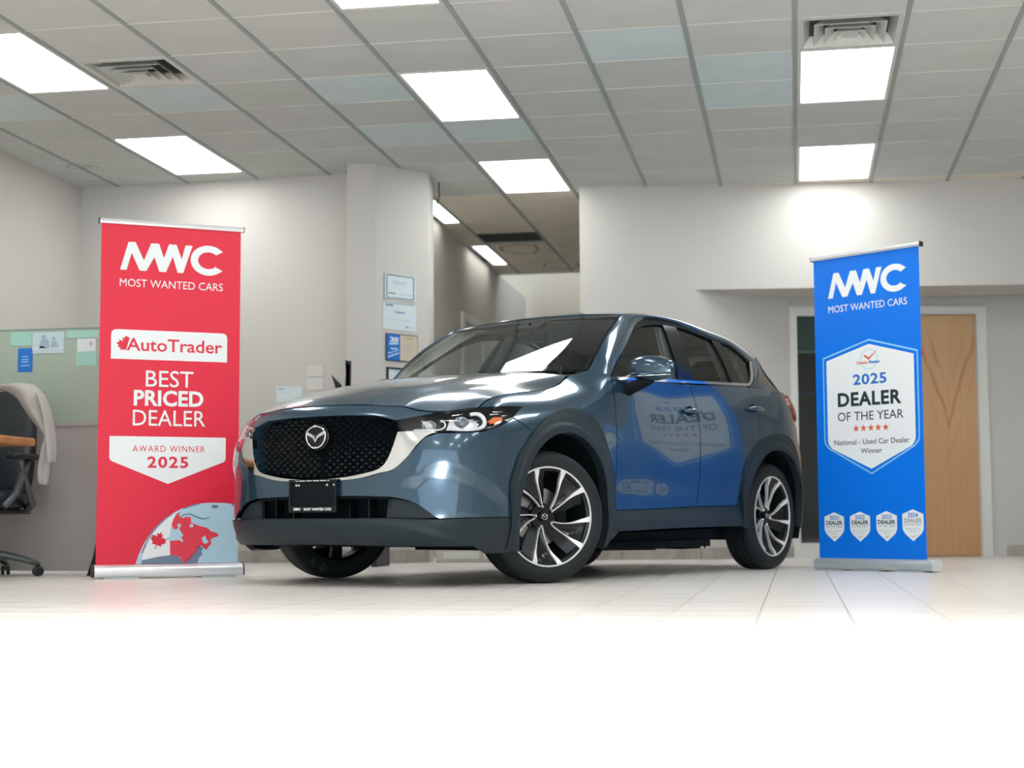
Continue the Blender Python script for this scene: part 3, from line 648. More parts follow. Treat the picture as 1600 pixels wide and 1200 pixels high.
def sheet(name,x0,x1,z0,z1,mp,d,m,label,cat='paper',extra=None,tilt=0,group=None,curl=0):
    n=6; V=[];Fc=[]
    for t in (0,.0016):
        for i in range(n+1):
            for z,k in ((z0,0),(z1,1)):
                s=x0+(x1-x0)*i/n; V.append(mp(s+tilt*k*(z1-z0),z+tilt*(s-x0)*-.3,d+t+curl*((i/n-.5)**2)*4))
    K=2*(n+1)
    for i in range(n):
        a=2*i; Fc+=[(a,a+2,a+3,a+1),(K+a,K+a+1,K+a+3,K+a+2),(a,K+a,K+a+2,a+2),(a+1,a+3,K+a+3,K+a+1)]
    Fc+=[(0,1,K+1,K),(2*n,K+2*n,K+2*n+1,2*n+1)]
    q=MB(); q.add(V,Fc); o=q.build(name,m,None,label=label,cat=cat,group=group)
    if extra:
        for nm,bx,mm in extra:
            q=MB(); X0,X1,Z0,Z1=bx; v=[mp(x0+a*(x1-x0)+tilt*c*(z1-z0),z0+c*(z1-z0)+tilt*a*(x1-x0)*-.3,d+.0024+curl*((a-.5)**2)*4) for a,c in ((X0,Z0),(X1,Z0),(X1,Z1),(X0,Z1))]
            q.add(v,[(0,1,2,3)]); q.build(nm,mm,o)
    return o
teal=mat('teal_paper',(.34,.63,.54),.5); pale=mat('pale_photo_paper',(.50,.66,.68),.4); pap=mat('white_paper',(.66,.76,.80),.55); pap2=mat('grey_white_paper',(.66,.66,.63),.6)
ink=mat('print_ink',(.10,.14,.17),.6); inkl=mat('print_ink_light',(.42,.52,.58),.6); inkb=mat('print_ink_navy',(.05,.14,.22),.6)
sheet('teal_sheet',1.043,1.188,1.455,1.546,pw,.001,teal,'teal paper at top left of the frosted glass, above the blue sheet')
sheet('blue_sheet',1.095,1.196,1.287,1.440,pw,.001,M['pblue'],'blue printed sheet taped on the frosted glass','paper',[('print_line',(.3,.7,.62,.66),M['pcyan']),('print_line',(.25,.75,.5,.54),M['pcyan']),('print_line',(.25,.75,.4,.44),M['pcyan']),('print_line',(.2,.8,.25,.29),M['pcyan'])])
o=sheet('photo_sheet',1.192,1.409,1.403,1.541,pw,.001,pale,'pale blue photo print of two people, taped on the frosted glass')
f=lambda u,v: pw(1.192+u*.217,1.403+v*.138,.0032)
polymesh('photo_figure',[circ(.36,.78,.07,.10,14),[(.22,.25),(.55,.25),(.52,.6),(.45,.7),(.28,.66)],circ(.68,.68,.055,.09,14),[(.58,.25),(.85,.28),(.76,.55),(.66,.6),(.60,.5)]],f,mat('photo_grey',(.34,.45,.54),.5),o)
polymesh('photo_ground',[[(0,.25),(.3,.35),(.5,.25),(1,.28),(1,.22),(0,.18)]],f,mat('photo_light',(.58,.76,.80),.5),o)
sheet('teal_sheet',1.430,1.648,1.497,1.546,pw,.001,teal,'long teal paper strip at the top right of the frosted glass')
sheet('note_sheet',1.501,1.628,1.409,1.493,pw,.001,pap,'small white note with a pink mark on the frosted glass','paper',[('print_line',(.3,.6,.6,.63),inkl),('pink_mark',(.68,.82,.45,.75),mat('pink_ink',(.75,.35,.42),.6))])
sheet('teal_sheet',1.494,1.635,1.318,1.408,pw,.001,teal,'teal paper hanging just under the white note on the glass')
# papers on the back wall
bw=plane_map((-5.75,11.96),(-3.40,11.86))
sheet('certificate',1.701,1.916,1.264,1.389,bw,.002,pap,'white printed certificate on the back wall, seen over the bonnet','paper',[('print_line',(.1,.3,.82,.88),ink),('print_line',(.34,.6,.84,.87),inkl),('print_line',(.2,.55,.6,.63),inkl)])
sheet('note_paper',1.960,2.092,1.463,1.552,bw,.002,pap2,'upper of two small white papers on the back wall','paper')
sheet('note_paper',1.960,2.092,1.358,1.455,bw,.002,pap2,'lower of two small white papers on the back wall','paper')
# documents on the column
cf=plane_map((-3.15,11.55),(-2.831,11.965))
def framed(x0,x1,z0,z1): return [('border',(.05,.95,.93,.96),inkb),('border',(.05,.95,.04,.07),inkb),('border',(.05,.08,.04,.96),inkb),('border',(.92,.95,.04,.96),inkb)]
sheet('certificate_stack',.088,.390,2.033,2.232,cf,.002,pap,'topmost certificate on the column, navy border, several sheets behind it','certificate',framed(0,0,0,0)+[('print_line',(.25,.72,.68,.71),inkl),('print_line',(.3,.7,.62,.645),inkl),('print_line',(.12,.35,.22,.26),ink),('print_line',(.5,.88,.20,.23),inkl)],curl=.004)
sheet('paper_sheet',.080,.150,2.028,2.228,cf,.0005,M['pgrey2'],'edge of an older sheet behind the topmost certificate on the column')
sheet('certificate',.072,.398,1.798,2.010,cf,.002,pap,'white certificate with pale circle, second from top on the column','certificate',[('print_line',(.04,.96,.955,.975),inkb),('print_line',(.08,.3,.86,.91),inkb),('print_line',(.36,.64,.62,.655),M['pblue']),('print_line',(.30,.70,.67,.69),inkl),('print_line',(.68,.74,.10,.15),inkb),('print_line',(.76,.94,.11,.14),inkl),('print_line',(.15,.85,.36,.375),inkl)])
gold=mat('cream_print',(.62,.54,.42),.5)
o=sheet('plaque',.098,.412,1.553,1.765,cf,.006,M['black'],'plaque with blue left half and cream right half on the column','plaque',[('blue_half',(.03,.44,.03,.97),M['pblue']),('cream_half',(.44,.985,.03,.97),gold),('print_line',(.62,.82,.84,.875),ink),('print_line',(.55,.88,.60,.62),inkl),('print_line',(.55,.88,.55,.57),inkl),('print_line',(.56,.87,.46,.48),inkl),('print_line',(.56,.87,.40,.42),inkl),('print_line',(.56,.87,.22,.24),inkl)])
fp=lambda u,v: cf(.098+u*.314,1.553+v*.212,.011)
text_part('plaque_text','20',(.12,.38,.70,.88),fp,M['pwhite'],o,bold=.04)
polymesh('plaque_bands',[[(.05,.10),(.40,.28),(.40,.33),(.05,.16)],[(.10,.58),(.38,.62),(.38,.69),(.10,.66)],[(.14,.42),(.36,.42),(.36,.48),(.14,.48)],[(.05,.24),(.40,.40),(.40,.42),(.05,.28)]],fp,M['psky'],o)  # pale bands and bars laid over the blue half
q=MB(); 
for a in ((.108,.20,1.49,1.503),(.108,.122,1.40,1.503)):
    q.add([cf(a[0],a[2],.001),cf(a[1],a[2],.001),cf(a[1],a[3],.001),cf(a[0],a[3],.001),cf(a[0],a[2],.014),cf(a[1],a[2],.014),cf(a[1],a[3],.014),cf(a[0],a[3],.014)],[(0,3,2,1),(4,5,6,7),(0,1,5,4),(1,2,6,5),(2,3,7,6),(3,0,4,7)])
for a in ((.108,.41,1.30,1.313),(.396,.41,1.30,1.503),(.12,.41,1.49,1.503),(.108,.122,1.30,1.41)):
    q.add([cf(a[0],a[2],.001),cf(a[1],a[2],.001),cf(a[1],a[3],.001),cf(a[0],a[3],.001),cf(a[0],a[2],.014),cf(a[1],a[2],.014),cf(a[1],a[3],.014),cf(a[0],a[3],.014)],[(0,3,2,1),(4,5,6,7),(0,1,5,4),(1,2,6,5),(2,3,7,6),(3,0,4,7)])
fo=q.build('picture_frame',M['black'],None,label='black picture frame on the column, lowest item, half hidden by the car',cat='picture frame')
q=MB(); q.add([cf(.12,1.31,.004),cf(.40,1.31,.004),cf(.40,1.49,.004),cf(.12,1.49,.004)],[(0,1,2,3)]); q.build('picture',pap,fo)
# black acrylic stand on a console behind the car
ds=MB(); ds.box(-3.50,10.75,1.175,-2.9,11.15,1.20).box(-3.48,10.77,0,-3.44,11.13,1.175).box(-2.96,10.77,0,-2.92,11.13,1.175)
ds.build('console_table',M['black'],None,label='black console table hidden behind the car in front of the column',cat='table')
d=MB()
def quadp(P,t=.012):
    P=[Vector(q) for q in P]; n=(P[1]-P[0]).cross(P[2]-P[0]).normalized()*t; m=len(P)
    d.add(P+[q+n for q in P],[tuple(range(m-1,-1,-1)),tuple(range(m,2*m))]+[(i,(i+1)%m,m+(i+1)%m,m+i) for i in range(m)])
quadp([(-3.265,11.0,1.20),(-3.205,11.0,1.20),(-3.255,11.0,1.318),(-3.325,11.0,1.388)])
d.build('display_card',M['black'],None,label='left tilted black card standing on the console behind the bonnet',cat='display',group='black display cards')
d=MB(); quadp([(-3.215,11.03,1.20),(-3.195,11.03,1.20),(-3.190,11.03,1.49),(-3.235,11.03,1.50)][::-1]); quadp([(-3.24,11.03,1.20),(-3.20,11.03,1.20),(-3.20,11.03,1.46),(-3.225,11.03,1.485)][::-1])
d.build('display_card',M['black'],None,label='right upright black card standing on the console behind the bonnet',cat='display',group='black display cards')
# white plinth seen under the car
b=MB(); b.box(-2.76,11.93,0,-2.05,12.3,.105,bev=.006); pl=b.build('low_plinth',mat('plinth_paint',(.60,.57,.52),.6),None,label='low pale plinth on the floor beside the column, seen under the car',cat='plinth')
b=MB(); b.box(-2.70,11.922,.03,-2.42,11.93,.085).box(-2.38,11.922,.03,-2.10,11.93,.085); b.build('plinth_panel',M['white'],pl)
# ---------------------------------------------------------------- desk, chair and coat at the far left
wood=mat('orange_wood',(.46,.19,.06),.35,coat=.3,noise=(9,.2))
dk=empty('desk','desk with orange-brown wooden top at the left edge of the picture','desk',(-4.94,8.22,0))
b=MB(); b.box(-.66,-.30,.768,.572,.30,.815,bev=.012); b.build('desk_top',wood,dk)
for x in (-.62,):
    b=MB(); b.box(x-.02,-.26,0,x+.02,.26,.768); b.build('desk_leg',M['black'],dk)
b=MB(); b.box(-.60,-.24,0,-.05,-.22,.768); b.build('desk_panel',M['black'],dk)
ch=empty('office_chair','black leather office chair with grey arm and castors, at the left edge','office chair',(-4.895,8.80,0))
lea=mat('black_leather',(.012,.018,.024),.42,bump=(50,.3)); gp=mat('grey_plastic',(.10,.12,.125),.35,metal=.3)
def loft(rows,close=True):
    q=MB(); n=len(rows[0]); V=[p_ for r_w in rows for p_ in r_w]; Fx=[]
    for i in range(len(rows)-1):
        for k in range(n if close else n-1): j=(k+1)%n; Fx.append((i*n+k,i*n+j,(i+1)*n+j,(i+1)*n+k))
    Fx.append(tuple(range(n-1,-1,-1))); Fx.append(tuple((len(rows)-1)*n+k for k in range(n))); q.add(V,Fx); return q
def slab(cx,cz,w,h,y,th,n=20,sq=.55):
    return [(cx+w/2*math.copysign(abs(math.cos(2*PI*k/n))**sq,math.cos(2*PI*k/n)),y+th/2*math.copysign(abs(math.sin(2*PI*k/n))**sq,math.sin(2*PI*k/n)),cz) for k in range(n)]
rows=[slab(-.02+.02*t,.46+.68*t,.46+.08*math.sin(PI*t)-.12*max(0,t-.8)*5*.6,0,.25+.06*t-.10*math.sin(PI*t*.5)+.06*t,.10-.03*t) for t in [i/12 for i in range(13)]]
loft(rows).build('backrest',lea,ch,auto=70)
rows=[[(.27*math.copysign(abs(math.cos(a))**.6,math.cos(a))*s_,.27*math.copysign(abs(math.sin(a))**.6,math.sin(a))*s_-.02,z) for a in [2*PI*k/24 for k in range(24)]] for s_,z in ((.85,.40),(1,.43),(1.02,.47),(.97,.505),(.8,.52))]
loft(rows).build('seat',lea,ch,auto=70)
b=MB(); b.box(-.23,-.22,.375,.25,.22,.402,bev=.01); b.build('seat_pan',M['black'],ch)
for s_,nm in ((1,'armrest'),(-1,'armrest')):
    x=.31*s_
    b=MB(); b.tube([(x*.86,.12,.40),(x*1.02,.10,.44),(x*1.04,.0,.56),(x*1.0,-.04,.66),(x,-.06,.715)],[.018,.022,.020,.018,.02],10,flat=1.6)
    b.tube([(x*.86,-.16,.42),(x*1.02,-.10,.50),(x*1.04,-.03,.62),(x,.06,.71)],[.016]*4,8,flat=1.4); b.build('arm_support',gp,ch,smooth=True)
    b=MB(); b.box(x-.04,-.17,.705,x+.04,.15,.74,bev=.015); b.build('arm_pad',M['black'],ch,auto=60)
b=MB(); b.tube([(.055,0,.10),(.03,0,.38)],[.03,.022],14); b.build('gas_lift',M['black'],ch,smooth=True)
for k in range(5):
    a=math.radians(22+72*k); c_,s_=math.cos(a),math.sin(a)
    b=MB(); b.tube([(.055,0,.135),(.055+.12*c_,.12*s_,.130),(.055+.24*c_,.24*s_,.10),(.055+.325*c_,.325*s_,.072)],[.034,.03,.024,.018],10,flat=.8); lg=b.build('base_leg',gp,ch,smooth=True)
    q=MB(); T_=Matrix.Translation((.055+.32*c_,.32*s_,.03))@Matrix.Rotation(a+.5,4,'Z')
    for o_ in (-.016,.016): q.lathe([(.0,-.010),(.022,-.010),(.029,-.006),(.029,.006),(.022,.010),(0,.010)],20,T_@Matrix.Translation((0,o_,0)))
    q.box(-.012,-.006,-.0,.012,.006,.045,T_); q.build('castor',M['black'],lg)
# coat draped over the backrest
cloth=mat('beige_cloth',(.40,.39,.375),.85,bump=(30,.4))
ct=empty('draped_coat','light grey-beige coat draped over the back of the black office chair','coat',(0,0,0))
def cxz(u,v,y): k=y/8.75; return (-4.707+(u-5)*.00417)*k, CAMH+(1.114-(v-612)*.0039-CAMH)*k
def drape(name,Lp,Rp,y0,amp,fr,nu=12):
    q=MB(); n=len(Lp); nv=(n-1)*3; L2=Spl(range(n)).w(np.linspace(0,n-1,nv+1))@np.array(Lp,float); R2=Spl(range(n)).w(np.linspace(0,n-1,nv+1))@np.array(Rp,float)
    for j in range(nv+1):
        for i in range(nu+1):
            s_=i/nu; u,v=L2[j]*(1-s_)+R2[j]*s_; x,z=cxz(u,v,y0); t=j/nv
            q.v.append((x,y0-.055*math.sin(PI*s_)+amp*math.sin(fr*s_+3*t)*(.3+t)+.03*t,z+.01*math.sin(PI*s_)*(1-t)))
    for j in range(nv):
        for i in range(nu): a=j*(nu+1)+i; q.f.append((a,a+1,a+nu+2,a+nu+1))
    o=q.build(name,cloth,ct,smooth=True); md=o.modifiers.new('t','SOLIDIFY'); md.thickness=.012; md.offset=0
drape('coat_body',[(-12,606),(20,616),(38,640),(56,665),(74,690),(68,700),(63,722),(61,742),(66,755)],[(52,602),(66,616),(72,632),(78,650),(82,670),(84,690),(82,712),(79,735),(75,757)],8.64,.012,9)
drape('sleeve',[(60,618),(66,640),(70,662),(73,690),(76,712),(77,722)],[(68,618),(78,640),(83,662),(87,690),(87,712),(85,723)],8.61,.006,7)
# ---------------------------------------------------------------- the car (local frame: X forward, Y left, Z up, origin under the front axle)
car=empty('car','slate blue compact SUV parked at an angle between the two banners','car',(-1.978,8.433,0),-2.006); S_=.947; car.scale=(S_,S_,S_)
P_={}
P_['paint']=mat('slate_blue_paint',(.026,.073,.120),.20,metal=.50,coat=1.0,coat_rough=.008,spec=.6); P_['paint'].node_tree.nodes['Principled BSDF'].inputs['Coat IOR'].default_value=1.5
P_['clad']=mat('dark_cladding',(.013,.024,.032),.46,spec=.35,bump=(400,.05))
P_['blk']=mat('gloss_black',(.004,.006,.008),.14,coat=.15,spec=.35)
P_['mblk']=mat('matt_black',(.004,.008,.010),.7,spec=.15); P_['gril']=mat('grille_black',(.004,.006,.008),.25,spec=.35)
P_['chrome']=mat('chrome',(.82,.83,.84),.07,metal=1)
P_['rub']=mat('tyre_rubber',(.012,.017,.020),.60,spec=.35,bump=(120,.15))
P_['silver']=mat('machined_silver',(.88,.89,.90),.34,metal=.45)
P_['gun']=mat('dark_grey_wheel',(.014,.018,.022),.35,metal=.4)
P_['wsh']=glass_mat('windscreen_glass',(.93,.98,.95),1,1.55)
P_['sideg']=glass_mat('side_glass',(.78,.84,.81),1,1.5)
P_['priv']=glass_mat('privacy_glass',(.28,.29,.28),1,1.5)
P_['lens']=glass_mat('headlamp_lens',(.95,.96,.97),1,1.45)
P_['amber']=mat('amber_reflector',(.85,.17,.02),.25,coat=.5)
P_['lamp']=mat('headlamp_white',(.80,.84,.86),.2,coat=.6)
P_['tail']=mat('tail_red',(.35,.03,.02),.2,coat=.8)
P_['head']=mat('headliner',(.36,.38,.36),.85); P_['trim']=mat('pillar_fabric',(.74,.75,.68),.8)
P_['seat']=mat('seat_leather',(.014,.024,.028),.5)
P_['steel']=mat('brake_steel',(.30,.30,.31),.35,metal=.9)
def reg(pts,closed=True,d=.02):
    """resample a polyline at spacing d, keeping its corners"""
    out=[];n=len(pts)
    for i in range(n if closed else n-1):
        a=np.array(pts[i],float);b_=np.array(pts[(i+1)%n],float);L=np.linalg.norm(b_-a);k=max(1,int(round(L/d)))
        for j in range(k): out.append(a+(b_-a)*j/k)
    if not closed: out.append(np.array(pts[-1],float))
    return out
def crv(pts,n=6):
    """smooth curve through the points"""
    pts=np.array(pts,float); t=np.concatenate([[0],np.cumsum(np.sqrt(((pts[1:]-pts[:-1])**2).sum(1)))]); W=Spl(t).w(np.linspace(0,t[-1],n*(len(pts)-1)+1)); return [tuple(q) for q in W@pts]
def inside(P,poly):
    x,y=P[:,0],P[:,1];c=np.zeros(len(P),bool);n=len(poly)
    for i in range(n):
        x1,y1=poly[i];x2,y2=poly[i-1]
        if y1==y2: continue
        k=((y1>y)!=(y2>y))&(x<(x2-x1)*(y-y1)/(y2-y1)+x1);c^=k
    return c
def pdist(P,poly):
    A=np.array(poly);B=np.roll(A,-1,0);d=np.full(len(P),1e9)
    for a,b_ in zip(A,B):
        e=b_-a;L=(e@e)+1e-12;t=np.clip(((P-a)@e)/L,0,1);q=a+t[:,None]*e;d=np.minimum(d,np.hypot(*(P-q).T))
    return d
def fnormals(fn,U):
    e=1e-4; a=fn(U[:,0]+e,U[:,1])-fn(U[:,0]-e,U[:,1]); b_=fn(U[:,0],U[:,1]+e)-fn(U[:,0],U[:,1]-e); n=np.cross(a,b_); n/=np.linalg.norm(n,axis=1)[:,None]+1e-12; return n
def panel(name,fn,poly,m,d=.03,off=0,th=.012,flip=False,parent=None,sides=(1,-1),asp=1.0,dents=None,smooth_n=True,join=False,**k):
    """cut the outline `poly` (in the 2-D coordinates of surface fn) out of the surface and give it a turned edge"""
    poly=[tuple(q) for q in poly]
    A=sum(poly[i-1][0]*poly[i][1]-poly[i][0]*poly[i-1][1] for i in range(len(poly)))
    if A<0: poly=poly[::-1]
    sc=np.array([1,asp]); pol=np.array(poly)*sc
    bd=reg([tuple(q) for q in pol],True,d)
    mn=pol.min(0);mx=pol.max(0); gxx=np.arange(mn[0]+d/2,mx[0],d);gyy=np.arange(mn[1]+d/2,mx[1],d)
    if len(gxx) and len(gyy):
        G_=np.array([(x,y) for y in gyy for x in gxx]); G_=G_[inside(G_,pol)]
        if len(G_): G_=G_[pdist(G_,pol)>.45*d]
    else: G_=np.zeros((0,2))
    vs=[Vector(tuple(q)) for q in bd]+[Vector(tuple(q)) for q in G_]
    res=delaunay_2d_cdt(vs,[],[list(range(len(bd)))],1,1e-7)
    U=np.array([(q.x,q.y) for q in res[0]])/sc; F=[tuple(q) for q in res[2]]
    N=fnormals(fn,U); Pp=fn(U[:,0],U[:,1])
    if flip: N=-N; F=[q[::-1] for q in F]
    o=off(U) if callable(off) else off
    if callable(off):
        fo=lambda a,b_:(lambda UU,PP:PP+fnormals(fn,UU)*(-1 if flip else 1)*off(UU)[:,None])(np.stack([a,b_],1),fn(a,b_))
        N2=fnormals(fo,U)*(-1 if flip else 1); Pp=Pp+N*o[:,None]; N=N2
    else: Pp=Pp+N*o
    if dents is not None: Pp,N=dents(Pp,N,U)
    if th<=0: return [_mkpanel(name,Pp*np.array([1,q,1]),F if q>0 else [f[::-1] for f in F],[(0,N*np.array([1,q,1]))],None,m,parent,smooth_n,**k) for q in sides]
    # boundary edges
    cnt={}
    for q in F:
        for i in range(3): e=(q[i],q[(i+1)%3]); cnt[e]=1
    be=[e for e in cnt if (e[1],e[0]) not in cnt]
    n=len(Pp); V=list(Pp); NV=list(N); rim={}
    for e in be:
        for v in e:
            if v not in rim:
                rim[v]=(len(V),len(V)+1); V.append(Pp[v]); V.append(Pp[v]-N[v]*th)
    FF=list(F)+[(rim[e[1]][0],rim[e[0]][0],rim[e[0]][1],rim[e[1]][1]) for e in be]
    V=np.array(V); outs=[]; allV=[];allF=[];allN=[]
    for sd_ in sides:
        W=V.copy();W[:,1]*=sd_; FR=[tuple(q) for q in FF] if sd_>0 else [tuple(q[::-1]) for q in FF]
        NN=np.array(N); NN=NN*np.array([1,sd_,1])
        if join: 
            o_=len(allV); allV+=list(W); allF+=[tuple(i+o_ for i in q) for q in FR]; allN.append((o_,NN)); continue
        outs.append(_mkpanel(name,W,FR,[(0,NN)],len(F),m,parent,smooth_n,**k))
    if join: outs.append(_mkpanel(name,np.array(allV),allF,allN,None,m,parent,smooth_n,**k))
    return outs
def _mkpanel(name,W,F,NL,nf,m,parent,smooth_n,**k):
    me=bpy.data.meshes.new(name); me.from_pydata([tuple(q) for q in W],[],F); me.update()
    o=link(name,me,m,parent or car,**k)
    if smooth_n:
        me.polygons.foreach_set('use_smooth',[True]*len(me.polygons))
        nv=np.zeros((len(W),3))
        for o_,NN in NL: nv[o_:o_+len(NN)]=NN
        me.normals_split_custom_set_from_vertices([tuple(q) for q in nv])
    return o
B_=lambda s,z: body(s,z)
def SX(x,z): return [(float(s_of_x(x_,z_)[0]),z_) for x_,z_ in zip(x,z)]
def XZ(pts): return [(float(s_of_x(x_,z_)[0]),z_) for x_,z_ in pts]
# crease on the bumper corner: body surface with a soft raised blade sweeping from the chrome wing down to the arch
def cheek(U):
    s,z=U[:,0],U[:,1]
    lz=Spl([.55,.75,.95,1.1,1.3]).w(s)@np.array([.675,.655,.60,.52,.38]); t=(z-lz)
    a=np.clip((s-.58)/.35,0,1); a=a*a*(3-2*a); c=np.clip((1.26-s)/.2,0,1); c=c*c*(3-2*c)
    return .009*np.exp(-(np.maximum(t,0)/.13)**2)*np.exp(-(np.maximum(-t,0)/.06)**2)*a*c
# ---- front bumper
strip=[(0,.953),(.18,.951),(.336,.944),(.462,.934),(.520,.932),(.606,.908),(.700,.898),(.640,.886),(.505,.861),(.386,.890),(.179,.898),(0,.899)]
panel('bonnet_nose',B_,strip,P_['paint'],d=.02,join=True)
bump=[(0,.549)]+[(.20,.554),(.333,.568),(.449,.593),(.489,.598),(.545,.632),(.605,.695),(.669,.768),(.735,.790)]+[(.83,.791),(.971,.798),(1.083,.826),(1.165,.847),(1.235,.868),(1.274,.884),(1.372,.842),(1.395,.80)]
archF=crv([(1.219,.362),(1.211,.46),(1.212,.552),(1.236,.62),(1.280,.681),(1.340,.745),(1.410,.804)],3)
bump=bump[:-1]+archF[::-1]+[(1.09,.362),(.957,.360),(.83,.357),(.752,.355),(.725,.366),(.690,.392),(.64,.425),(.587,.447),(.53,.460),(.477,.468),(.30,.474),(0,.477)]
panel('front_bumper',B_,bump,P_['paint'],d=.022,off=cheek,join=True)
# ---- lower cladding of the nose
def lip(U):
    s,z=U[:,0],U[:,1]
    zl=Spl([0,.3,.55,.72,.85,1.3]).w(s)@np.array([.334,.334,.328,.288,.245,.16])
    g=1/(1+np.exp(-np.clip((zl-z)/.006,-30,30)))
    return .006+.014*g*np.clip((z-.20)/.05,0.3,1)
low=[(0,.358),(.3,.358),(.468,.358),(.60,.352),(.745,.349),(.957,.356),(1.10,.358),(1.219,.358),(1.225,.30),(1.24,.24),(1.256,.177),(1.13,.177),(1.014,.180),(.975,.20),(.948,.219),(.70,.219),(.447,.221),(.2,.226),(0,.228)]
panel('lower_cladding',B_,low,P_['clad'],d=.013,off=lip,join=True,th=.03)
b=MB()   # wing-tip recess inside the lower opening
panel('intake_wing',B_,[(.46,.463),(.587,.442),(.66,.41),(.735,.356),(.60,.355),(.45,.360)],P_['clad'],d=.02,off=-.030,th=.02)
panel('intake_top_lip',B_,[(0,.476),(.30,.473),(.477,.466),(.46,.455),(.28,.460),(0,.462)],P_['mblk'],d=.02,off=-.02,th=.05,join=True)
b=MB(); b.box(.80,-.50,.345,.86,.50,.48); b.build('intake_back',P_['mblk'],car)
b=MB()
for k in range(4): b.box(.862,-.47,.372+k*.024,.885,.47,.380+k*.024)
b.build('intake_slats',P_['mblk'],car)
for y in (-.46,-.33,-.20,.20,.33,.46):
    b=MB(); b.box(.885,y-.004,.352,.93 if abs(y)>.4 else .945,y+.004,.470); b.build('intake_fin',P_['gril'],car)
# ---- grille
gop=[(0,.897),(.179,.896),(.386,.888),(.498,.860),(.520,.800),(.506,.748),(.485,.685),(.442,.623),(.361,.595),(.226,.574),(0,.562)]
gop=gop[:3]+crv(gop[3:],3)
G2=gop+[(-a,c) for a,c in gop[-2:0:-1]]
def Bsym(s,z):
    q=body(np.abs(s),z); q[:,1]*=np.where(s<0,-1,1); return q
panel('grille_back',Bsym,[(a*.97,.72+(c-.72)*.97) for a,c in G2],P_['mblk'],d=.04,off=-.085,sides=(1,),th=.001)
# turned-in wall of the opening
n=len(gop); b=MB(); V=[];Fx=[]
full=[(-a,c) for a,c in gop[::-1]]+gop[1:]
U=np.array(full); Pq=Bsym(U[:,0],U[:,1]); Nq=fnormals(Bsym,U)
for a in range(len(full)): V+= [Pq[a]+Nq[a]*.0,Pq[a]-Nq[a]*.09]
Fx=[(2*i,2*i+1,2*((i+1)%len(full))+1,2*((i+1)%len(full))) for i in range(len(full))]
b.add(V,Fx); b.build('grille_surround',P_['paint'],car,smooth=True)
# chevron mesh: a net of small gloss-black arrow heads
b=MB(); row=0; z=.585
while z<.885:
    y=-.50+(.026 if row%2 else 0)
    while y<.50:
        if inside(np.array([[y,z]]),np.array([(a*.95,.72+(c-.72)*.93) for a,c in G2]))[0] and not ((y/.105)**2+((z-.79)/.085)**2<1):
            q=Bsym(np.array([y]),np.array([z]))[0]; x=q[0]-.040; yy=q[1]
            sgn=1 if y>=0 else -1
            v=[(x,yy-.019,z),(x+.001,yy,z+.0135),(x,yy+.019,z),(x+.001,yy,z-.0135),(x+.016,yy+.004*sgn,z-.001),(x-.012,yy,z)]
            b.add(v,[(0,4,1),(1,4,2),(2,4,3),(3,4,0),(0,1,5),(1,2,5),(2,3,5),(3,0,5)])
        y+=.052
    z+=.0185; row+=1
b.build('grille_mesh',P_['gril'],car,kind='stuff')
b=MB()
for k in range(15):
    z=.59+k*.0205; b.tube([Bsym(np.array([y]),np.array([z]))[0]-np.array([.062,0,0]) for y in np.linspace(-.47,.47,15) if inside(np.array([[y,z]]),np.array(G2))[0]],.0035,6)
b.build('grille_bars',P_['mblk'],car,kind='stuff')
# chrome wing around the grille
cho=crv([(0,.552),(.20,.557),(.333,.571),(.449,.595),(.489,.602),(.545,.636),(.605,.699),(.669,.772),(.690,.785),(.729,.794)],3)
chi=crv([(0,.562),(.226,.574),(.361,.595),(.442,.623),(.485,.685),(.506,.748),(.520,.800)],3)
panel('chrome_wing',B_,cho+[(.70,.801),(.60,.803)]+chi[::-1],P_['chrome'],d=.012,off=.006,th=.03,join=True)
# emblem
emb=empty('badge_unit',None,None,(0,0,0)) if False else None
ez=.790; ex=float(body(0,ez)[0][0])-.012
b=MB(); b.lathe([(0,0),(.082,0),(.082,.010),(.076,.016),(0,.016)],40,Matrix.Translation((ex-.008,0,ez))@Matrix.Rotation(-PI/2,4,'Z')@Matrix.Scale(.88,4,(0,0,1))); bd_=b.build('badge_base',P_['blk'],car,auto=40)
def ovl(k,n=40):
    a=2*PI*k/n; r_x=.068;r_z=.056; return (ex+.014,r_x*math.cos(a),ez+r_z*math.sin(a)*(1.0 if math.sin(a)>0 else 1.04)+(.006*abs(math.cos(a))**3))
b=MB(); b.tube([ovl(k) for k in range(40)],.0052,8,close=True); b.build('emblem_ring',P_['chrome'],bd_,smooth=True)
wing=[(-.070,.034),(-.052,.026),(-.028,.016),(-.012,.004),(0,-.020),(.012,.004),(.028,.016),(.052,.026),(.070,.034),(.066,.012),(.045,.004),(.020,-.006),(.008,-.022),(0,-.034),(-.008,-.022),(-.020,-.006),(-.045,.004),(-.066,.012)]
b=MB(); b.prism(wing,.007,Matrix(((0,0,1,ex+.012),(1,0,0,0),(0,1,0,ez),(0,0,0,1)))); b.v=[(x_,y_*.93,ez+(z_-ez)*.93) for x_,y_,z_ in b.v]; b.build('emblem_wings',P_['chrome'],bd_)
# licence plate
pz0,pz1=.392,.562; px=1.012
b=MB(); b.box(px-.012,-.165,pz0,px,.165,pz1,bev=.004); lp=b.build('licence_plate',P_['mblk'],car)
b=MB(); b.box(px,-.168,pz0-.002,px+.006,.168,pz0+.030).box(px,-.168,pz1-.012,px+.006,.168,pz1+.002).box(px,-.168,pz0+.03,px+.006,-.156,pz1-.012).box(px,.156,pz0+.03,px+.006,.168,pz1-.012); b.build('plate_frame',P_['blk'],lp)
pf=lambda u,v:(px+.0068,-u,v)
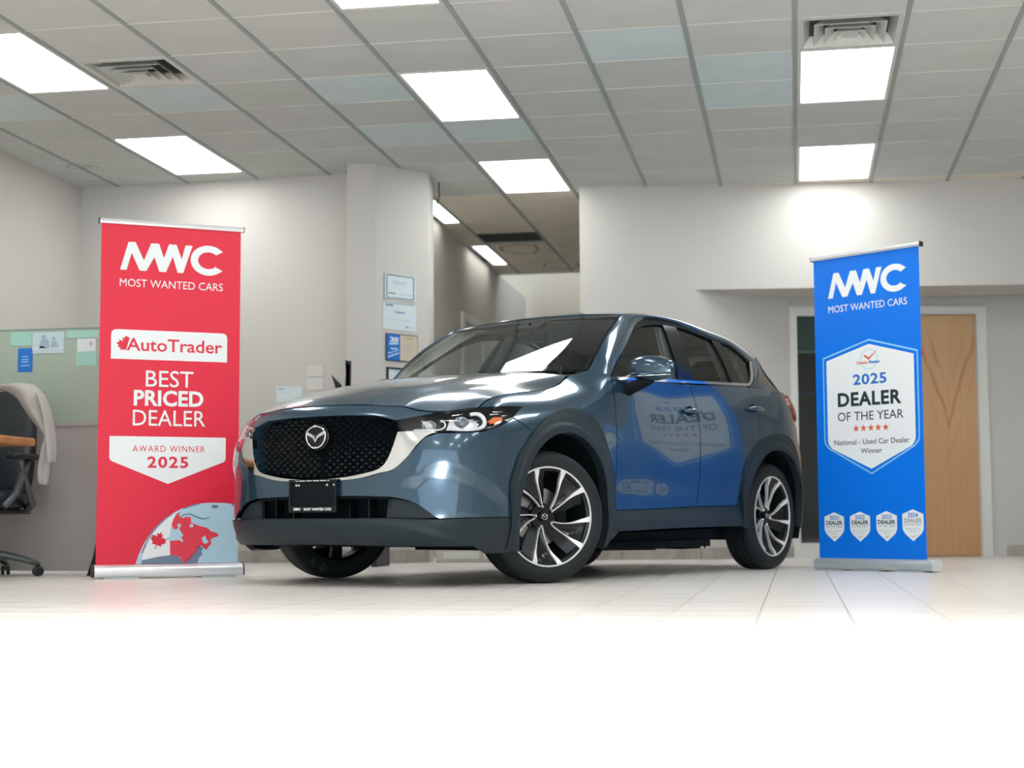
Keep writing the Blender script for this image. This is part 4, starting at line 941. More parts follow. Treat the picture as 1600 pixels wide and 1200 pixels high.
# seen from in front the car's left side (+Y) is on the right-hand side of the picture
pf=lambda u,v:(px+.0068,u,v)
text_part('plate_text','MOST WANTED CARS',(-.058,.135,pz0+.008,pz0+.022),pf,M['pwhite'],lp,bold=.03,spacing=1.05)
Z=[(0.113,1.803),(0.160,1.970),(0.201,1.971),(0.251,1.865),(0.292,1.970),(0.339,1.970),(0.368,1.885),(0.397,1.970),(0.441,1.970),(0.473,1.885),(0.495,1.970),(0.537,1.970),(0.483,1.802),(0.450,1.802),(0.420,1.897),(0.381,1.802),(0.342,1.802),(0.312,1.888),(0.266,1.803),(0.227,1.803),(0.179,1.906),(0.151,1.803)]
polymesh('plate_logo',[[((x-.113)*.085-.133,(y-1.803)*.085+pz0+.008) for x,y in Z]+[],[(-.088+.0*k,pz0+.008) for k in range(0)]][:1],pf,M['pwhite'],lp)
text_part('plate_logo_letter','C',(-.098,-.082,pz0+.008,pz0+.0225),pf,M['pwhite'],lp,bold=.04)
q=MB()
for k in range(34):
    if k%7==3: continue
    q.box(px+.006,-.12+k*.0071,pz1-.008,px+.0066,-.1155+k*.0071,pz1-.003)
q.build('plate_small_print',M['pwhite'],lp)
for y in (-.118,-.100,.100,.150):
    b=MB(); b.lathe([(0,.0),(.006,.0),(.006,.003),(0,.004)],12,Matrix.Translation((px,y,pz1-.028))@Matrix.Rotation(-PI/2,4,'Z')); b.build('plate_screw',P_['silver'],lp)
# ---- bonnet
FE=crv([(.962,0,.957),(.961,.079,.957),(.936,.337,.950),(.912,.461,.940),(.893,.515,.938),(.868,.592,.916),(.829,.656,.908),(.792,.702,.906),(.70,.757,.921),(.622,.796,.933)],4)
FE=np.array(FE)
hs=[(.622,.796,.933),(.552,.787,.968),(.466,.781,.997),(.324,.785,1.024),(.164,.788,1.046),(0,.786,1.066),(-.10,.780,1.088),(-.179,.772,1.113),(-.246,.752,1.142),(-.31,.70,1.172)]
hs=np.array([hs[0]]+[(x_,float(body(s_of_x(x_,z_),z_)[0][1])-(.003 if x_>-.2 else .010 if x_>-.3 else .03),z_) for x_,_,z_ in hs[1:]])
hc=np.array([(.962,0,.957),(.90,0,.990),(.80,0,1.024),(.65,0,1.067),(.50,0,1.101),(.33,0,1.133),(.15,0,1.160),(0,0,1.178),(-.14,0,1.192),(-.262,0,1.200)])
_hu=np.linspace(0,1,10); _hw=Spl(_hu)
# front edge as function of v=y/y_side
fv=FE[:,1]/FE[-1,1]
def hood(u,v):
    W=_hw.w(u); s=W@hs; c=W@hc; v=np.abs(v)
    gz=np.clip(v,0,1.2)**2.4; x=c[:,0]+(s[:,0]-c[:,0])*np.clip(v,0,1.2)**2.2; y=v*s[:,1]; z=c[:,2]+(s[:,2]-c[:,2])*gz
    # front edge correction
    x0=.962+(.622-.962)*v**2.2; z0=.957+(.933-.957)*v**2.4
    k=np.clip(1-u/.35,0,1)**2; x=x+(np.interp(v,fv,FE[:,0])-x0)*k; z=z+(np.interp(v,fv,FE[:,2])-z0)*k
    # power bulge: raised centre with a crease that runs from the screen to the grille corner
    yc=.40+.20*u; t=(yc-y)/.035; z=z+.010*(1/(1+np.exp(-t)))*np.clip(u/.3,0,1)
    yb=.60+.09*u; z=z+.005*np.exp(-((y-yb)/.09)**2)*np.clip(u/.25,0,1)*np.clip((1-u)/.2,0,1)
    return np.stack([x,y,z],1)
def hoods(u,v):
    q=hood(u,v); q[:,1]*=np.where(v<0,-1,1); return q
def grid(name,fn,u0,u1,v0,v1,nu,nv,m,flip=False,off=0,th=.01,sides=(1,),parent=None,**k):
    uu=np.linspace(u0,u1,nu+1);vv=np.linspace(v0,v1,nv+1); U=np.array([(a,c) for a in uu for c in vv])
    Pp=fn(U[:,0],U[:,1]);N=fnormals(fn,U); 
    if flip: N=-N
    Pp=Pp+N*off; F=[]
    for i in range(nu):
        for j in range(nv):
            a=i*(nv+1)+j; q=(a,a+nv+1,a+nv+2,a+1); F.append(q[::-1] if flip else q)
    if th<=0: return [_mkpanel(name,Pp*np.array([1,q,1]),F if q>0 else [f[::-1] for f in F],[(0,N*np.array([1,q,1]))],None,m,parent,True,**k) for q in sides]
    ring_=[i*(nv+1) for i in range(nu)]+[nu*(nv+1)+j for j in range(nv)]+[i*(nv+1)+nv for i in range(nu,0,-1)]+[j for j in range(nv,0,-1)]
    V=list(Pp);n0=len(V)
    for r in ring_: V+= [Pp[r],Pp[r]-N[r]*th]
    L=len(ring_)
    for i in range(L):
        j=(i+1)%L; q=(n0+2*i,n0+2*i+1,n0+2*j+1,n0+2*j); F.append(q)
    V=np.array(V); outs=[]
    for sd_ in sides:
        W=V.copy();W[:,1]*=sd_; FR=F if sd_>0 else [q[::-1] for q in F]
        outs.append(_mkpanel(name,W,FR,[(0,N*np.array([1,sd_,1]))],None,m,parent,True,**k))
    return outs
grid('bonnet',hoods,.004,1,-1,1,64,72,P_['paint'],flip=True,th=.012)
# ---- fender
fen=[(.935,.936)]+XZ([(.540,.966),(.446,.995),(.30,1.022),(.15,1.041),(0,1.058),(-.10,1.080),(-.179,1.105),(-.246,1.136)])
hsX=[(.612,.936),(.548,.966),(.462,.995),(.32,1.022),(.16,1.044),(0,1.062),(-.10,1.084),(-.179,1.108),(-.246,1.139),(-.32,1.172),(-.44,1.203)]
fen=[(.973,.933)]+XZ(hsX[1:])+XZ([(-.60,1.196)])+[(2.268,1.158),(2.270,1.136),(2.272,.9),(2.281,.6),(2.279,.40)]
archR=crv([(2.277,.40),(2.256,.57),(2.162,.763),(2.063,.888),(1.928,.951),(1.74,.956),(1.573,.904),(1.410,.804)],4)
fen=fen+archR[1:]+[(1.376,.846),(1.280,.890),(1.340,.925),(1.393,.953),(1.30,.950),(1.212,.946),(1.09,.940)]
panel('front_wing',B_,fen,P_['paint'],d=.022)
# ---- doors
belt=lambda x: 1.157+(-.59-x)*.045
fd=[(2.278,1.156),(2.276,1.136),(2.278,.9),(2.287,.6),(2.286,.400)]+[(2.8,.412),(3.276,.428)]+[(3.284,.6),(3.279,.896),(3.25,1.05),(3.222,1.17),(3.230,1.192)]+XZ([(-1.2,belt(-1.2)),(-.9,belt(-.9))])
panel('front_door',B_,fd,P_['paint'],d=.024)
rd=[(3.238,1.194),(3.230,1.17),(3.258,1.05),(3.287,.896),(3.292,.6),(3.284,.428),(3.878,.436)]
aR=crv([(3.881,.436),(3.880,.56),(3.905,.697),(3.985,.785),(4.096,.849)],3)
rd=rd+aR[1:]+XZ([(-2.46,.92),(-2.47,1.05),(-2.44,1.15),(-2.41,1.238)])+XZ([(-2.0,belt(-2.0))])
panel('rear_door',B_,rd,P_['paint'],d=.024)
# ---- rear quarter up to the tail corner
qt=XZ([(-2.416,1.240),(-2.446,1.15),(-2.476,1.05),(-2.466,.92)])+[(4.100,.853)]+crv([(4.105,.856),(4.23,.90),(4.372,.927),(4.50,.925),(4.606,.904),(4.68,.85),(4.715,.785),(4.79,.64)],3)+[(4.86,.62),(4.93,.66),(4.97,.80),(4.96,.93)]+XZ([(-3.13,1.05),(-3.11,1.15),(-3.08,1.240)])
panel('rear_quarter',B_,qt,P_['paint'],d=.026)
zt=1.24
panel('tail_lamp',B_,XZ([(-3.10,1.225),(-3.12,1.15),(-3.14,1.09),(-3.16,1.06)])+[(5.04,1.04),(5.14,1.04),(5.3,1.03),(5.3,1.14),(5.1,1.18),(5.0,1.20)],P_['tail'],d=.03,off=.012)
panel('rear_bumper',B_,[(4.95,.93),(4.975,.80),(4.935,.66),(4.87,.60),(4.80,.56),(4.84,.48),(5.85,.48),(5.85,.93)],P_['paint'],d=.04)
panel('rear_cladding',B_,[(4.79,.56),(4.835,.47),(4.86,.34),(4.87,.25),(5.85,.25),(5.85,.475),(4.85,.475)],P_['clad'],d=.04,off=.006)
panel('tailgate',B_,[(5.0,.94),(5.85,.94),(5.85,1.26),(5.0,1.26),(4.98,1.0)],P_['paint'],d=.05,off=-.004)
# ---- wheel-arch cladding and rocker
def ringpoly(outer,c,r,a0,a1,n=26):
    inn=[(c[0]+r*math.cos(math.radians(a0+(a1-a0)*k/n)),c[1]+r*math.sin(math.radians(a0+(a1-a0)*k/n))) for k in range(n+1)]
    return outer+inn
def bodyX(x,z):   # side surface by x,z
    s=s_of_x(x,z); return body(s,z)
outF=[(.452,.19),(.448,.30),(.438+.012,.364),(.449+.012,.46),(.449+.012,.552),(.425,.62),(.390,.681),(.325,.745),(.262,.804),(.09,.904),(-.078,.958),(-.268,.953),(-.408,.890),(-.508,.763),(-.606,.570),(-.632,.40),(-.635,.27)]
outF=outF[:2]+crv(outF[2:],3)
a_=lambda x,z,c:math.degrees(math.atan2(z-c[1],x-c[0]))
cF=(-.055,.375); rF=.448
def flare(c,r):
    def f(U):
        dd=np.hypot(U[:,0]-c[0],U[:,1]-c[1])-r
        return .025-.009/(1+np.exp(-np.clip((dd-.048)/.0035,-30,30)))-.009*np.clip(dd/.12,0,1)**2
    return f
panel('front_arch_cladding',bodyX,ringpoly(outF,cF,rF,206,-25),P_['clad'],d=.014,off=flare(cF,rF),flip=True,th=.05)
outR=[(-2.185,.29),(-2.20,.433),(-2.198,.56),(-2.225,.697),(-2.30,.785),(-2.42,.855),(-2.56,.905),(-2.70,.929),(-2.83,.927),(-2.935,.905),(-3.01,.85),(-3.05,.785),(-3.115,.63),(-3.15,.46),(-3.165,.30)]
outR=crv(outR,3); cR=(-2.675,.375)
panel('rear_arch_cladding',bodyX,ringpoly(outR,cR,.440,192,-12),P_['clad'],d=.014,off=flare(cR,.440),flip=True,th=.05)
def rk(U): return .012*np.clip((.40-U[:,1])/.06,0,1)+.002
panel('rocker_cladding',B_,[(2.215,.275),(2.235,.33),(2.262,.395),(2.8,.408),(3.28,.422),(3.876,.432),(3.90,.37),(3.93,.30),(3.0,.292)],P_['clad'],d=.02,off=rk,th=.05)
# ---- greenhouse side surface
def Gf(x,z):
    t=z-(1.157+(-.59-x)*.045); y=.853-.38*t-.35*t*t-.02*np.maximum(0,(-2.2-x)); return np.stack([x,y,z],1)
fg=[(-.725,1.176),(-.767,1.271),(-.885,1.353),(-1.046,1.457),(-1.189,1.529),(-1.34,1.574),(-1.48,1.594),(-1.606,1.603),(-1.53,1.42),(-1.452,1.208)]
panel('front_side_glass',Gf,crv(fg[:8],3)+fg[8:],P_['sideg'],d=.05,off=-.014,flip=True,th=0)
rg=[(-1.645,1.216),(-1.70,1.40),(-1.771,1.607),(-1.88,1.602),(-1.982,1.590),(-2.168,1.556),(-2.17,1.40),(-2.165,1.238)]
panel('rear_side_glass',Gf,rg,P_['priv'],d=.05,off=-.014,flip=True,th=0)
qg=[(-2.288,1.549),(-2.40,1.535),(-2.47,1.51),(-2.535,1.462),(-2.55,1.43),(-2.50,1.33),(-2.44,1.26),(-2.38,1.250),(-2.33,1.250),(-2.31,1.40)]
panel('quarter_glass',Gf,qg,P_['priv'],d=.04,off=-.010,flip=True,th=0)
panel('centre_pillar',Gf,[(-1.452,1.200),(-1.53,1.42),(-1.606,1.606),(-1.771,1.612),(-1.70,1.40),(-1.640,1.206)],P_['blk'],d=.04,off=-.003,flip=True)
panel('rear_door_pillar',Gf,[(-2.172,1.236),(-2.178,1.40),(-2.175,1.556),(-2.285,1.548),(-2.306,1.40),(-2.325,1.243)],P_['blk'],d=.04,off=-.003,flip=True)
Dout=[(-.592,1.163),(-.66,1.212),(-.759,1.282),(-.976,1.412),(-1.148,1.519),(-1.314,1.596),(-1.439,1.624),(-1.575,1.634),(-1.75,1.634),(-1.966,1.608),(-2.174,1.573),(-2.32,1.556),(-2.46,1.515),(-2.56,1.455),(-2.585,1.425)]
Ds=crv(Dout,4)
seal=Ds+[(-2.55,1.428),(-2.53,1.46),(-2.46,1.500),(-2.40,1.528),(-2.288,1.543),(-2.168,1.553),(-1.982,1.584),(-1.88,1.598),(-1.771,1.603),(-1.606,1.599),(-1.48,1.590),(-1.34,1.570),(-1.189,1.525),(-1.046,1.453),(-.885,1.349),(-.772,1.272),(-.73,1.178),(-.70,1.163)]
panel('window_seal',Gf,seal,P_['mblk'],d=.03,off=-.002,flip=True,th=.03)
panel('mirror_sail',Gf,[(-.625,1.176),(-.70,1.232),(-.79,1.296),(-.80,1.29),(-.74,1.18)],P_['blk'],d=.03,off=.001,flip=True)
chb=[(x,belt(x)+.003) for x in np.linspace(-.595,-2.36,16)]
chrome=chb+[(-2.42,1.246),(-2.50,1.285),(-2.56,1.34),(-2.60,1.40),(-2.622,1.432),(-2.59,1.432),(-2.555,1.40),(-2.52,1.345),(-2.47,1.292),(-2.42,1.264),(-2.36,1.257)]+[(x,belt(x)+.021) for x in np.linspace(-2.30,-.60,16)]
panel('belt_moulding',Gf,chrome,P_['chrome'],d=.03,off=.005,flip=True,th=.012)
# cant rail / pillars / upper quarter between window outline D and screen + roof edge W
Dc=[(x,float(Gf(np.array([x]),np.array([z]))[0][1]),z) for x,z in [(-.585,1.160),(-.66,1.212),(-.76,1.283),(-.976,1.412),(-1.148,1.519),(-1.314,1.596),(-1.45,1.626),(-1.60,1.635),(-1.80,1.632),(-1.98,1.608),(-2.174,1.573),(-2.32,1.556),(-2.46,1.515),(-2.585,1.44),(-2.625,1.425),(-2.58,1.34),(-2.50,1.275),(-2.41,1.243)]]
Wc=[(-.51,.758,1.207),(-.60,.748,1.285),(-.68,.737,1.355),(-.80,.716,1.445),(-.90,.693,1.508),(-1.03,.662,1.580),(-1.12,.645,1.618),(-1.35,.620,1.648),(-1.65,.608,1.662),(-1.93,.602,1.662),(-2.22,.600,1.645),(-2.45,.602,1.622),(-2.64,.606,1.594),(-2.84,.620,1.543),(-2.96,.635,1.480),(-3.05,.658,1.400),(-3.11,.700,1.310),(-3.14,.745,1.232)]
_t=np.arange(len(Dc),dtype=float)/(len(Dc)-1); _tw=Spl(_t); Dc=np.array(Dc);Wc=np.array(Wc)
def rail(t,w):
    Wt=_tw.w(t); d_=Wt@Dc; w_=Wt@Wc; q=d_+(w_-d_)*w[:,None]; bl=4*w*(1-w)*np.interp(t,[0,.1,.35,.6,.8,1],[.010,.016,.014,.016,.030,.012])
    q[:,1]+=bl*.9; q[:,2]+=bl*.35; return q
grid('side_frame',rail,0,1,0,1,110,12,P_['paint'],flip=False,sides=(1,-1),th=.02)
# ---- windscreen and roof
iW=6/17.
def scr(t,v):   # t 0..1 bottom to top, v -1..1
    Wt=_tw.w(t*iW); e_=Wt@Wc; cx=-.285+(-1.125+.285)*t; cz=1.198+(1.648-1.198)*(t**.93)
    a=np.abs(v); k=a**2.0; return np.stack([cx+(e_[:,0]-cx)*k,v*e_[:,1],cz+(e_[:,2]-cz)*k],1)
grid('windscreen',scr,0.0,.975,-.965,.965,30,44,P_['wsh'],flip=True,off=-.002,th=0)
def band(name,u0,u1,v0,v1,nu,nv): grid(name,scr,u0,u1,v0,v1,nu,nv,P_['mblk'],off=-.007,th=0,flip=True)
band('screen_border',0,.97,.955,.985,24,2); band('screen_border',0,.97,-.985,-.972,24,2); band('screen_border',.93,.985,-.95,.95,2,30); band('screen_border',0,.03,-.95,.95,2,30)
grid('camera_shroud',scr,.83,.93,-.13,.13,4,6,P_['mblk'],off=-.010,th=.03,flip=True)
def roof(t,v):  # t 0..1 front to back
    tt=iW+t*(13./17-iW); e_=_tw.w(tt)@Wc; cr=np.interp(t,[0,.15,.35,.6,.85,1],[.030,.046,.054,.055,.055,.05]); a=np.abs(v)
    bow=np.interp(t,[0,1],[-.005,-.10])
    return np.stack([e_[:,0]+bow*(1-a**2),v*e_[:,1],e_[:,2]+cr*(1-a**2.3)],1)
grid('roof',roof,.0,1,-.985,.985,60,44,P_['paint'],flip=True,th=.02)
grid('headliner',roof,.01,.99,-.96,.96,20,16,P_['head'],off=-.045,flip=True,th=.002)
# spoiler, rear glass, and inner tail
b=MB(); b.add([(-2.90,-.56,1.575),(-2.90,.56,1.575),(-3.12,.52,1.553),(-3.16,0,1.585),(-3.12,-.52,1.553),(-2.93,-.56,1.535),(-2.93,.56,1.535),(-3.10,.50,1.535),(-3.13,0,1.56),(-3.10,-.50,1.535)],[(0,1,2,3,4),(5,9,8,7,6),(0,5,6,1),(1,6,7,2),(2,7,8,3),(3,8,9,4),(4,9,5,0)]); b.build('roof_spoiler',P_['paint'],car)
def rgl(t,v):
    k=_tw.w(13./17+t*4./17)@Wc; a=np.abs(v); return np.stack([k[:,0]-.14*(1-a**2)-.02,v*k[:,1]*.99,k[:,2]],1)
grid('rear_glass',rgl,0,1,-.99,.99,10,20,P_['priv'],flip=True,th=.01)
# ---- mirrors
for sd_ in (1,-1):
    rt=MB(); prof=[]
    yc=1.005;xc=-.79;zc=1.225 if sd_>0 else 1.195
    rows=[]
    for t in np.linspace(0,1,13):
        yy=.905+.262*t; f=math.sin(PI*min(1,max(0,.12+.80*t)))**.45; fz=.088*f*(1-.10*t); fx=.062*f*(1.05-.15*t); z0_=zc+.006-.012*t
        rows.append([(xc-.01*t+fx*math.copysign(abs(math.cos(a))**.75,math.cos(a))*(1.15 if math.cos(a)>0 else .75),yy*1.0,z0_+fz*math.copysign(abs(math.sin(a))**.8,math.sin(a))*(1 if math.sin(a)>0 else .82)) for a in [2*PI*k/28 for k in range(28)]])
    rows=[[(x,y*sd_,z) for x,y,z in r] for r in rows]
    q=loft(rows); o=q.build('door_mirror',P_['paint'],car,auto=60)
    b=MB(); b.tube([(xc+.066,.93*sd_,zc-.040),(xc+.070,1.0*sd_,zc-.042),(xc+.066,1.07*sd_,zc-.042),(xc+.050,1.135*sd_,zc-.040),(xc+.02,1.165*sd_,zc-.038)],.0035,8); b.build('mirror_trim',P_['chrome'],o,smooth=True)
    b=MB(); b.tube([(xc+.02,.850*sd_,zc-.125),(xc+.015,.895*sd_,zc-.105),(xc+.005,.955*sd_,zc-.082),(xc,1.03*sd_,zc-.06)],[.055,.05,.046,.03],14,flat=.7); b.build('mirror_foot',P_['mblk'],o,smooth=True)
    b=MB(); b.add([(xc-.062,.93*sd_,zc-.05),(xc-.066,1.12*sd_,zc-.045),(xc-.066,1.12*sd_,zc+.055),(xc-.062,.93*sd_,zc+.07)],[(0,1,2,3)]); b.build('mirror_glass',P_['chrome'],o)
# ---- door handles
for x,z in ((-1.50,1.020),(-2.40,1.085)):
    for sd_ in (1,-1):
        y=float(bodyX(np.array([x]),np.array([z]))[0][1])
        b=MB(); b.lathe([(0,.0),(.046,.0),(.048,.002),(.0,.0025)],24,Matrix.Translation((x,(y-.0005)*sd_,z-.006))@Matrix.Scale(.85,4,(0,0,1))@Matrix.Scale(1.0 if sd_>0 else -1.0,4,(0,1,0))); cup=b.build('handle_cup',P_['mblk'],car)
        b=MB(); b.tube([(x+.088,(y+.004)*sd_,z),(x+.070,(y+.028)*sd_,z),(x+.02,(y+.036)*sd_,z+.002),(x-.05,(y+.036)*sd_,z+.003),(x-.095,(y+.028)*sd_,z+.003),(x-.112,(y+.004)*sd_,z+.003)],[.011,.014,.016,.016,.014,.011],12,flat=.95); b.build('door_handle',P_['paint'],car,smooth=True)
# ---- headlamps
hl=crv([(.508,.857),(.60,.878),(.711,.894),(.863,.918),(.969,.927)],3)+[(1.09,.935),(1.212,.941),(1.30,.945),(1.386,.949)]+crv([(1.374,.942),(1.333,.920),(1.274,.889),(1.235,.873),(1.165,.852),(1.083,.831),(.971,.804)],2)+[(.83,.798),(.741,.799),(.64,.802),(.547,.806),(.522,.815)]
panel('headlamp_lens',B_,hl,P_['lens'],d=.02,off=.002,th=0)
cx_,cy_=.93,.87
inn=[(cx_+(a-cx_)*.985,cy_+(c-cy_)*.96) for a,c in hl]
panel('headlamp_housing',B_,inn,P_['blk'],d=.02,off=-.045,th=.001)
# turned wall
U=np.array(hl); Pq=body(U[:,0],U[:,1]); Nq=fnormals(B_,U); U2=np.array(inn)
Pq2=body(U2[:,0],U2[:,1])-fnormals(B_,U2)*.046
for sd_ in (1,-1):
    b=MB(); V=[]
    for a in range(len(hl)): V+=[Pq[a]*np.array([1,sd_,1]),Pq2[a]*np.array([1,sd_,1])]
    L=len(hl); b.add(V,[(2*i,2*i+1,2*((i+1)%L)+1,2*((i+1)%L)) for i in range(L)]); b.build('headlamp_bezel',P_['blk'],car,smooth=True)
def onb(s,z,o,sd_=1):
    q=body(s,z)[0]+fnormals(B_,np.array([[s,z]]))[0]*o; return (q[0],q[1]*sd_,q[2])
for sd_ in (1,-1):
    # light guides: hook shaped signature, inner small and outer large
    b=MB(); b.tube([onb(*q,-.014,sd_) for q in crv([(.60,.812),(.66,.811),(.72,.811),(.745,.816),(.762,.834),(.757,.853),(.735,.860)],4)],.0042,8); b.build('light_guide',P_['lamp'],car,smooth=True)
    b=MB(); b.tube([onb(*q,-.014,sd_) for q in crv([(.79,.815),(.86,.812),(.93,.817),(.975,.826),(1.005,.850),(1.0,.880),(.965,.903),(.915,.900)],4)],[.006]*4+[.007]*4+[.0095]*8+[.0115]*9+[.010]*4,8); b.build('light_guide',P_['lamp'],car,smooth=True)
    for (s0,z0,rr) in ((.675,.838,.026),(.860,.862,.030)):
        c0=Vector(onb(s0,z0,-.030,sd_)); nn=Vector(fnormals(B_,np.array([[s0,z0]]))[0])*1; nn.y*=sd_; ax_=Vector((.86,.45*sd_,.05)).normalized()
        MT=Matrix.Translation(c0)@Vector((0,1,0)).rotation_difference(ax_).to_matrix().to_4x4()@Matrix.Scale(1.35,4,(1,0,0))
        b=MB(); b.lathe([(rr*1.05,-.010),(rr*1.05,.004),(rr,.006),(rr*.98,0)],28,MT); hb=b.build('projector_ring',P_['chrome'],car,smooth=True)
        b=MB(); b.lathe([(rr*.98,0),(rr*.75,.009),(rr*.4,.014),(0.0001,.016)],28,MT); b.build('projector_lens',mat('projector_glass',(.10,.14,.17),.05,coat=1) if 'proj' not in P_ else P_['proj'],hb,smooth=True)
    panel('amber_reflector',B_,[(1.035,.868),(1.09,.890),(1.205,.893),(1.185,.880),(1.165,.862),(1.06,.853)],P_['amber'],d=.02,off=-.016,th=.01,sides=(sd_,))
    for (a,c,e2,f2) in ((.73,.866,.965,.868),(1.06,.905,1.22,.914),(1.10,.921,1.28,.926),(.80,.895,.87,.905),(1.20,.900,1.27,.905)):
        b=MB(); b.tube([onb(a,c,-.018,sd_),onb((a+e2)/2,(c+f2)/2,-.018,sd_),onb(e2,f2,-.018,sd_)],.0040,6); b.build('lamp_trim',P_['chrome'],car,smooth=True)
    panel('lamp_shelf',B_,[(.60,.826),(.64,.850),(.73,.856),(.738,.830),(.72,.820)],P_['gun'],d=.02,off=-.036,th=.004,sides=(sd_,))
    panel('lamp_reflector',B_,[(.77,.822),(.79,.880),(.94,.892),(.985,.86),(.95,.825)],P_['silver'],d=.03,off=-.040,th=.004,sides=(sd_,))
# ---- dark inner bodies: engine-bay front, wheel tubs, floor, cabin
b=MB()
b.box(.30,-.70,.25,.80,.70,.345); b.box(.52,-.60,.345,.80,.60,.93); b.box(-.55,-.60,.24,.55,.60,1.02)
b.build('engine_bay',P_['mblk'],car)
b=MB()
b.prism([(.66,.225),(.66,.24),(-3.30,.30),(-3.30,.27),(-2.2,.21),(-.6,.20),(.5,.20)],1.46,Matrix(((1,0,0,0),(0,0,1,-.73),(0,1,0,0),(0,0,0,1))))
b.build('underbody',P_['mblk'],car)
b=MB()
b.box(-1.35,.55,.165,-.62,.80,.21).box(-1.95,.50,.170,-1.40,.78,.21).box(-2.15,-.3,.15,-1.9,.6,.21).box(-.9,-.6,.16,-.6,.3,.20)
b.add([(-1.30,.80,.21),(-.62,.80,.21),(-.68,.80,.165),(-1.20,.80,.158),(-1.30,.5,.21),(-.62,.5,.21),(-.68,.5,.165),(-1.20,.5,.158)],[(0,1,2,3),(4,7,6,5),(3,2,6,7),(0,3,7,4),(1,5,6,2)])
b.build('underbody_shields',P_['mblk'],car)
for (c,r) in ((cF,rF),(cR,.440)):
    for sd_ in (1,-1):
        b=MB(); n=36; V=[];Fx=[]
        for k in range(n+1):
            a=math.radians(-22+224*k/n)
            for y in (.875,.48): V.append((c[0]+(r+.012)*math.cos(a),y*sd_,c[1]+(r+.012)*math.sin(a)))
        for k in range(n): Fx.append((2*k,2*k+1,2*k+3,2*k+2))
        V.append((c[0],.48*sd_,c[1]-.1)); ci=len(V)-1
        for k in range(n): Fx.append((2*k+1,2*k+3,ci))
        b.add(V,Fx); b.build('wheel_tub',P_['mblk'],car,smooth=False)
cab=MB()
for sd_ in (1,-1):
    cab.box(-2.25,(.79 if sd_>0 else -.83),.30,-.60,(.83 if sd_>0 else -.79),1.135)
    cab.box(-3.0,(.70 if sd_>0 else -.75),.85,-2.25,(.75 if sd_>0 else -.70),1.19)
cab.build('door_lining',P_['seat'],car)
b=MB(); b.box(-3.05,-.72,.30,-.55,.72,.34).box(-.60,-.78,.34,-.50,.78,1.0).box(-3.2,-.70,.60,-2.6,.70,.95).box(-3.20,-.70,.34,-3.12,.70,1.15); b.build('cabin_floor',P_['seat'],car)
# dashboard: rounded top rolling to the screen
prof=[(-.30,1.165),(-.42,1.172),(-.62,1.160),(-.80,1.135),(-.90,1.10),(-.93,1.04),(-.90,.95),(-.84,.80),(-.62,.75),(-.40,.95)]
b=MB(); b.prism(prof,1.50,Matrix(((1,0,0,0),(0,0,1,-.75),(0,1,0,0),(0,0,0,1)))); b.build('dashboard',P_['seat'],car,auto=40)
b=MB(); b.box(-.86,-.17,1.13,-.845,.12,1.225,bev=.005); b.build('centre_screen',P_['blk'],car)
# inner pillar trims (light grey)
for sd_ in (1,-1):
    grid('pillar_trim',rail,.0,.42,.06,1.0,40,4,P_['trim'],flip=False,sides=(sd_,),off=-.026,th=.003)
    b=MB(); b.add([(-1.44,.80*sd_,1.15),(-1.66,.80*sd_,1.15),(-1.80,.60*sd_,1.61),(-1.60,.60*sd_,1.61)],[(0,1,2,3)]); b.add([(-1.44,.775*sd_,1.15),(-1.66,.775*sd_,1.15),(-1.80,.575*sd_,1.61),(-1.60,.575*sd_,1.61)],[(0,3,2,1)]); b.build('inner_pillar',P_['head'],car)
    b=MB(); b.add([(-2.15,.80*sd_,1.20),(-2.36,.80*sd_,1.22),(-2.34,.66*sd_,1.55),(-2.15,.64*sd_,1.57)],[(0,1,2,3)]); b.add([(-2.50,.78*sd_,1.25),(-3.0,.70*sd_,1.25),(-2.85,.60*sd_,1.52),(-2.60,.66*sd_,1.45)],[(0,1,2,3)]); b.build('inner_pillar',P_['head'],car)
# seats
def seat(cy,x0,w,name):
    rows=[[(x0-.02-.26*t+.055*math.copysign(abs(math.cos(a))**.6,math.cos(a))*(1-.3*t),cy+w/2*(1-.22*t*t)*math.copysign(abs(math.sin(a))**.5,math.sin(a)),.62+.62*t) for a in [2*PI*k/20 for k in range(20)]] for t in np.linspace(0,1,9)]
    o=loft(rows).build(name,P_['seat'],car,auto=70)
    rows=[[(x0+.23+.27*math.copysign(abs(math.cos(a))**.5,math.cos(a))*s_,cy+w/2*math.copysign(abs(math.sin(a))**.5,math.sin(a))*s_,z) for a in [2*PI*k/20 for k in range(20)]] for s_,z in ((.9,.42),(1,.50),(1,.60),(.9,.64))]
    loft(rows).build('seat_cushion',P_['seat'],o,auto=70)
    for dy in ((0,) if w<.7 else (-.42,0,.42)):
        rows=[[(x0-.295-.02*t+.045*math.cos(a),cy+dy+.13*f*math.copysign(abs(math.sin(a))**.6,math.sin(a)),1.285+.17*t) for a in [2*PI*k/18 for k in range(18)]] for t,f in ((0,.8),(.15,1),(.5,1.02),(.85,.95),(1,.75))]
        loft(rows).build('headrest',P_['seat'],o,auto=70)
        b=MB(); b.tube([(x0-.285,cy+dy-.05,1.22),(x0-.29,cy+dy-.05,1.30)],.006,6).tube([(x0-.285,cy+dy+.05,1.22),(x0-.29,cy+dy+.05,1.30)],.006,6); b.build('headrest_post',P_['chrome'],o)
seat(.37,-1.42,.50,'front_seat'); seat(-.37,-1.42,.50,'front_seat'); seat(0,-2.32,1.26,'rear_bench')
sw=MB(); Ms=Matrix.Translation((-1.02,.37,1.03))@Matrix.Rotation(math.radians(-62),4,'Y')
sw.tube([Ms@Vector((.185*math.cos(2*PI*k/28),.185*math.sin(2*PI*k/28),0)) for k in range(28)],.015,8,close=True); o=sw.build('steering_wheel',P_['mblk'],car,smooth=True)
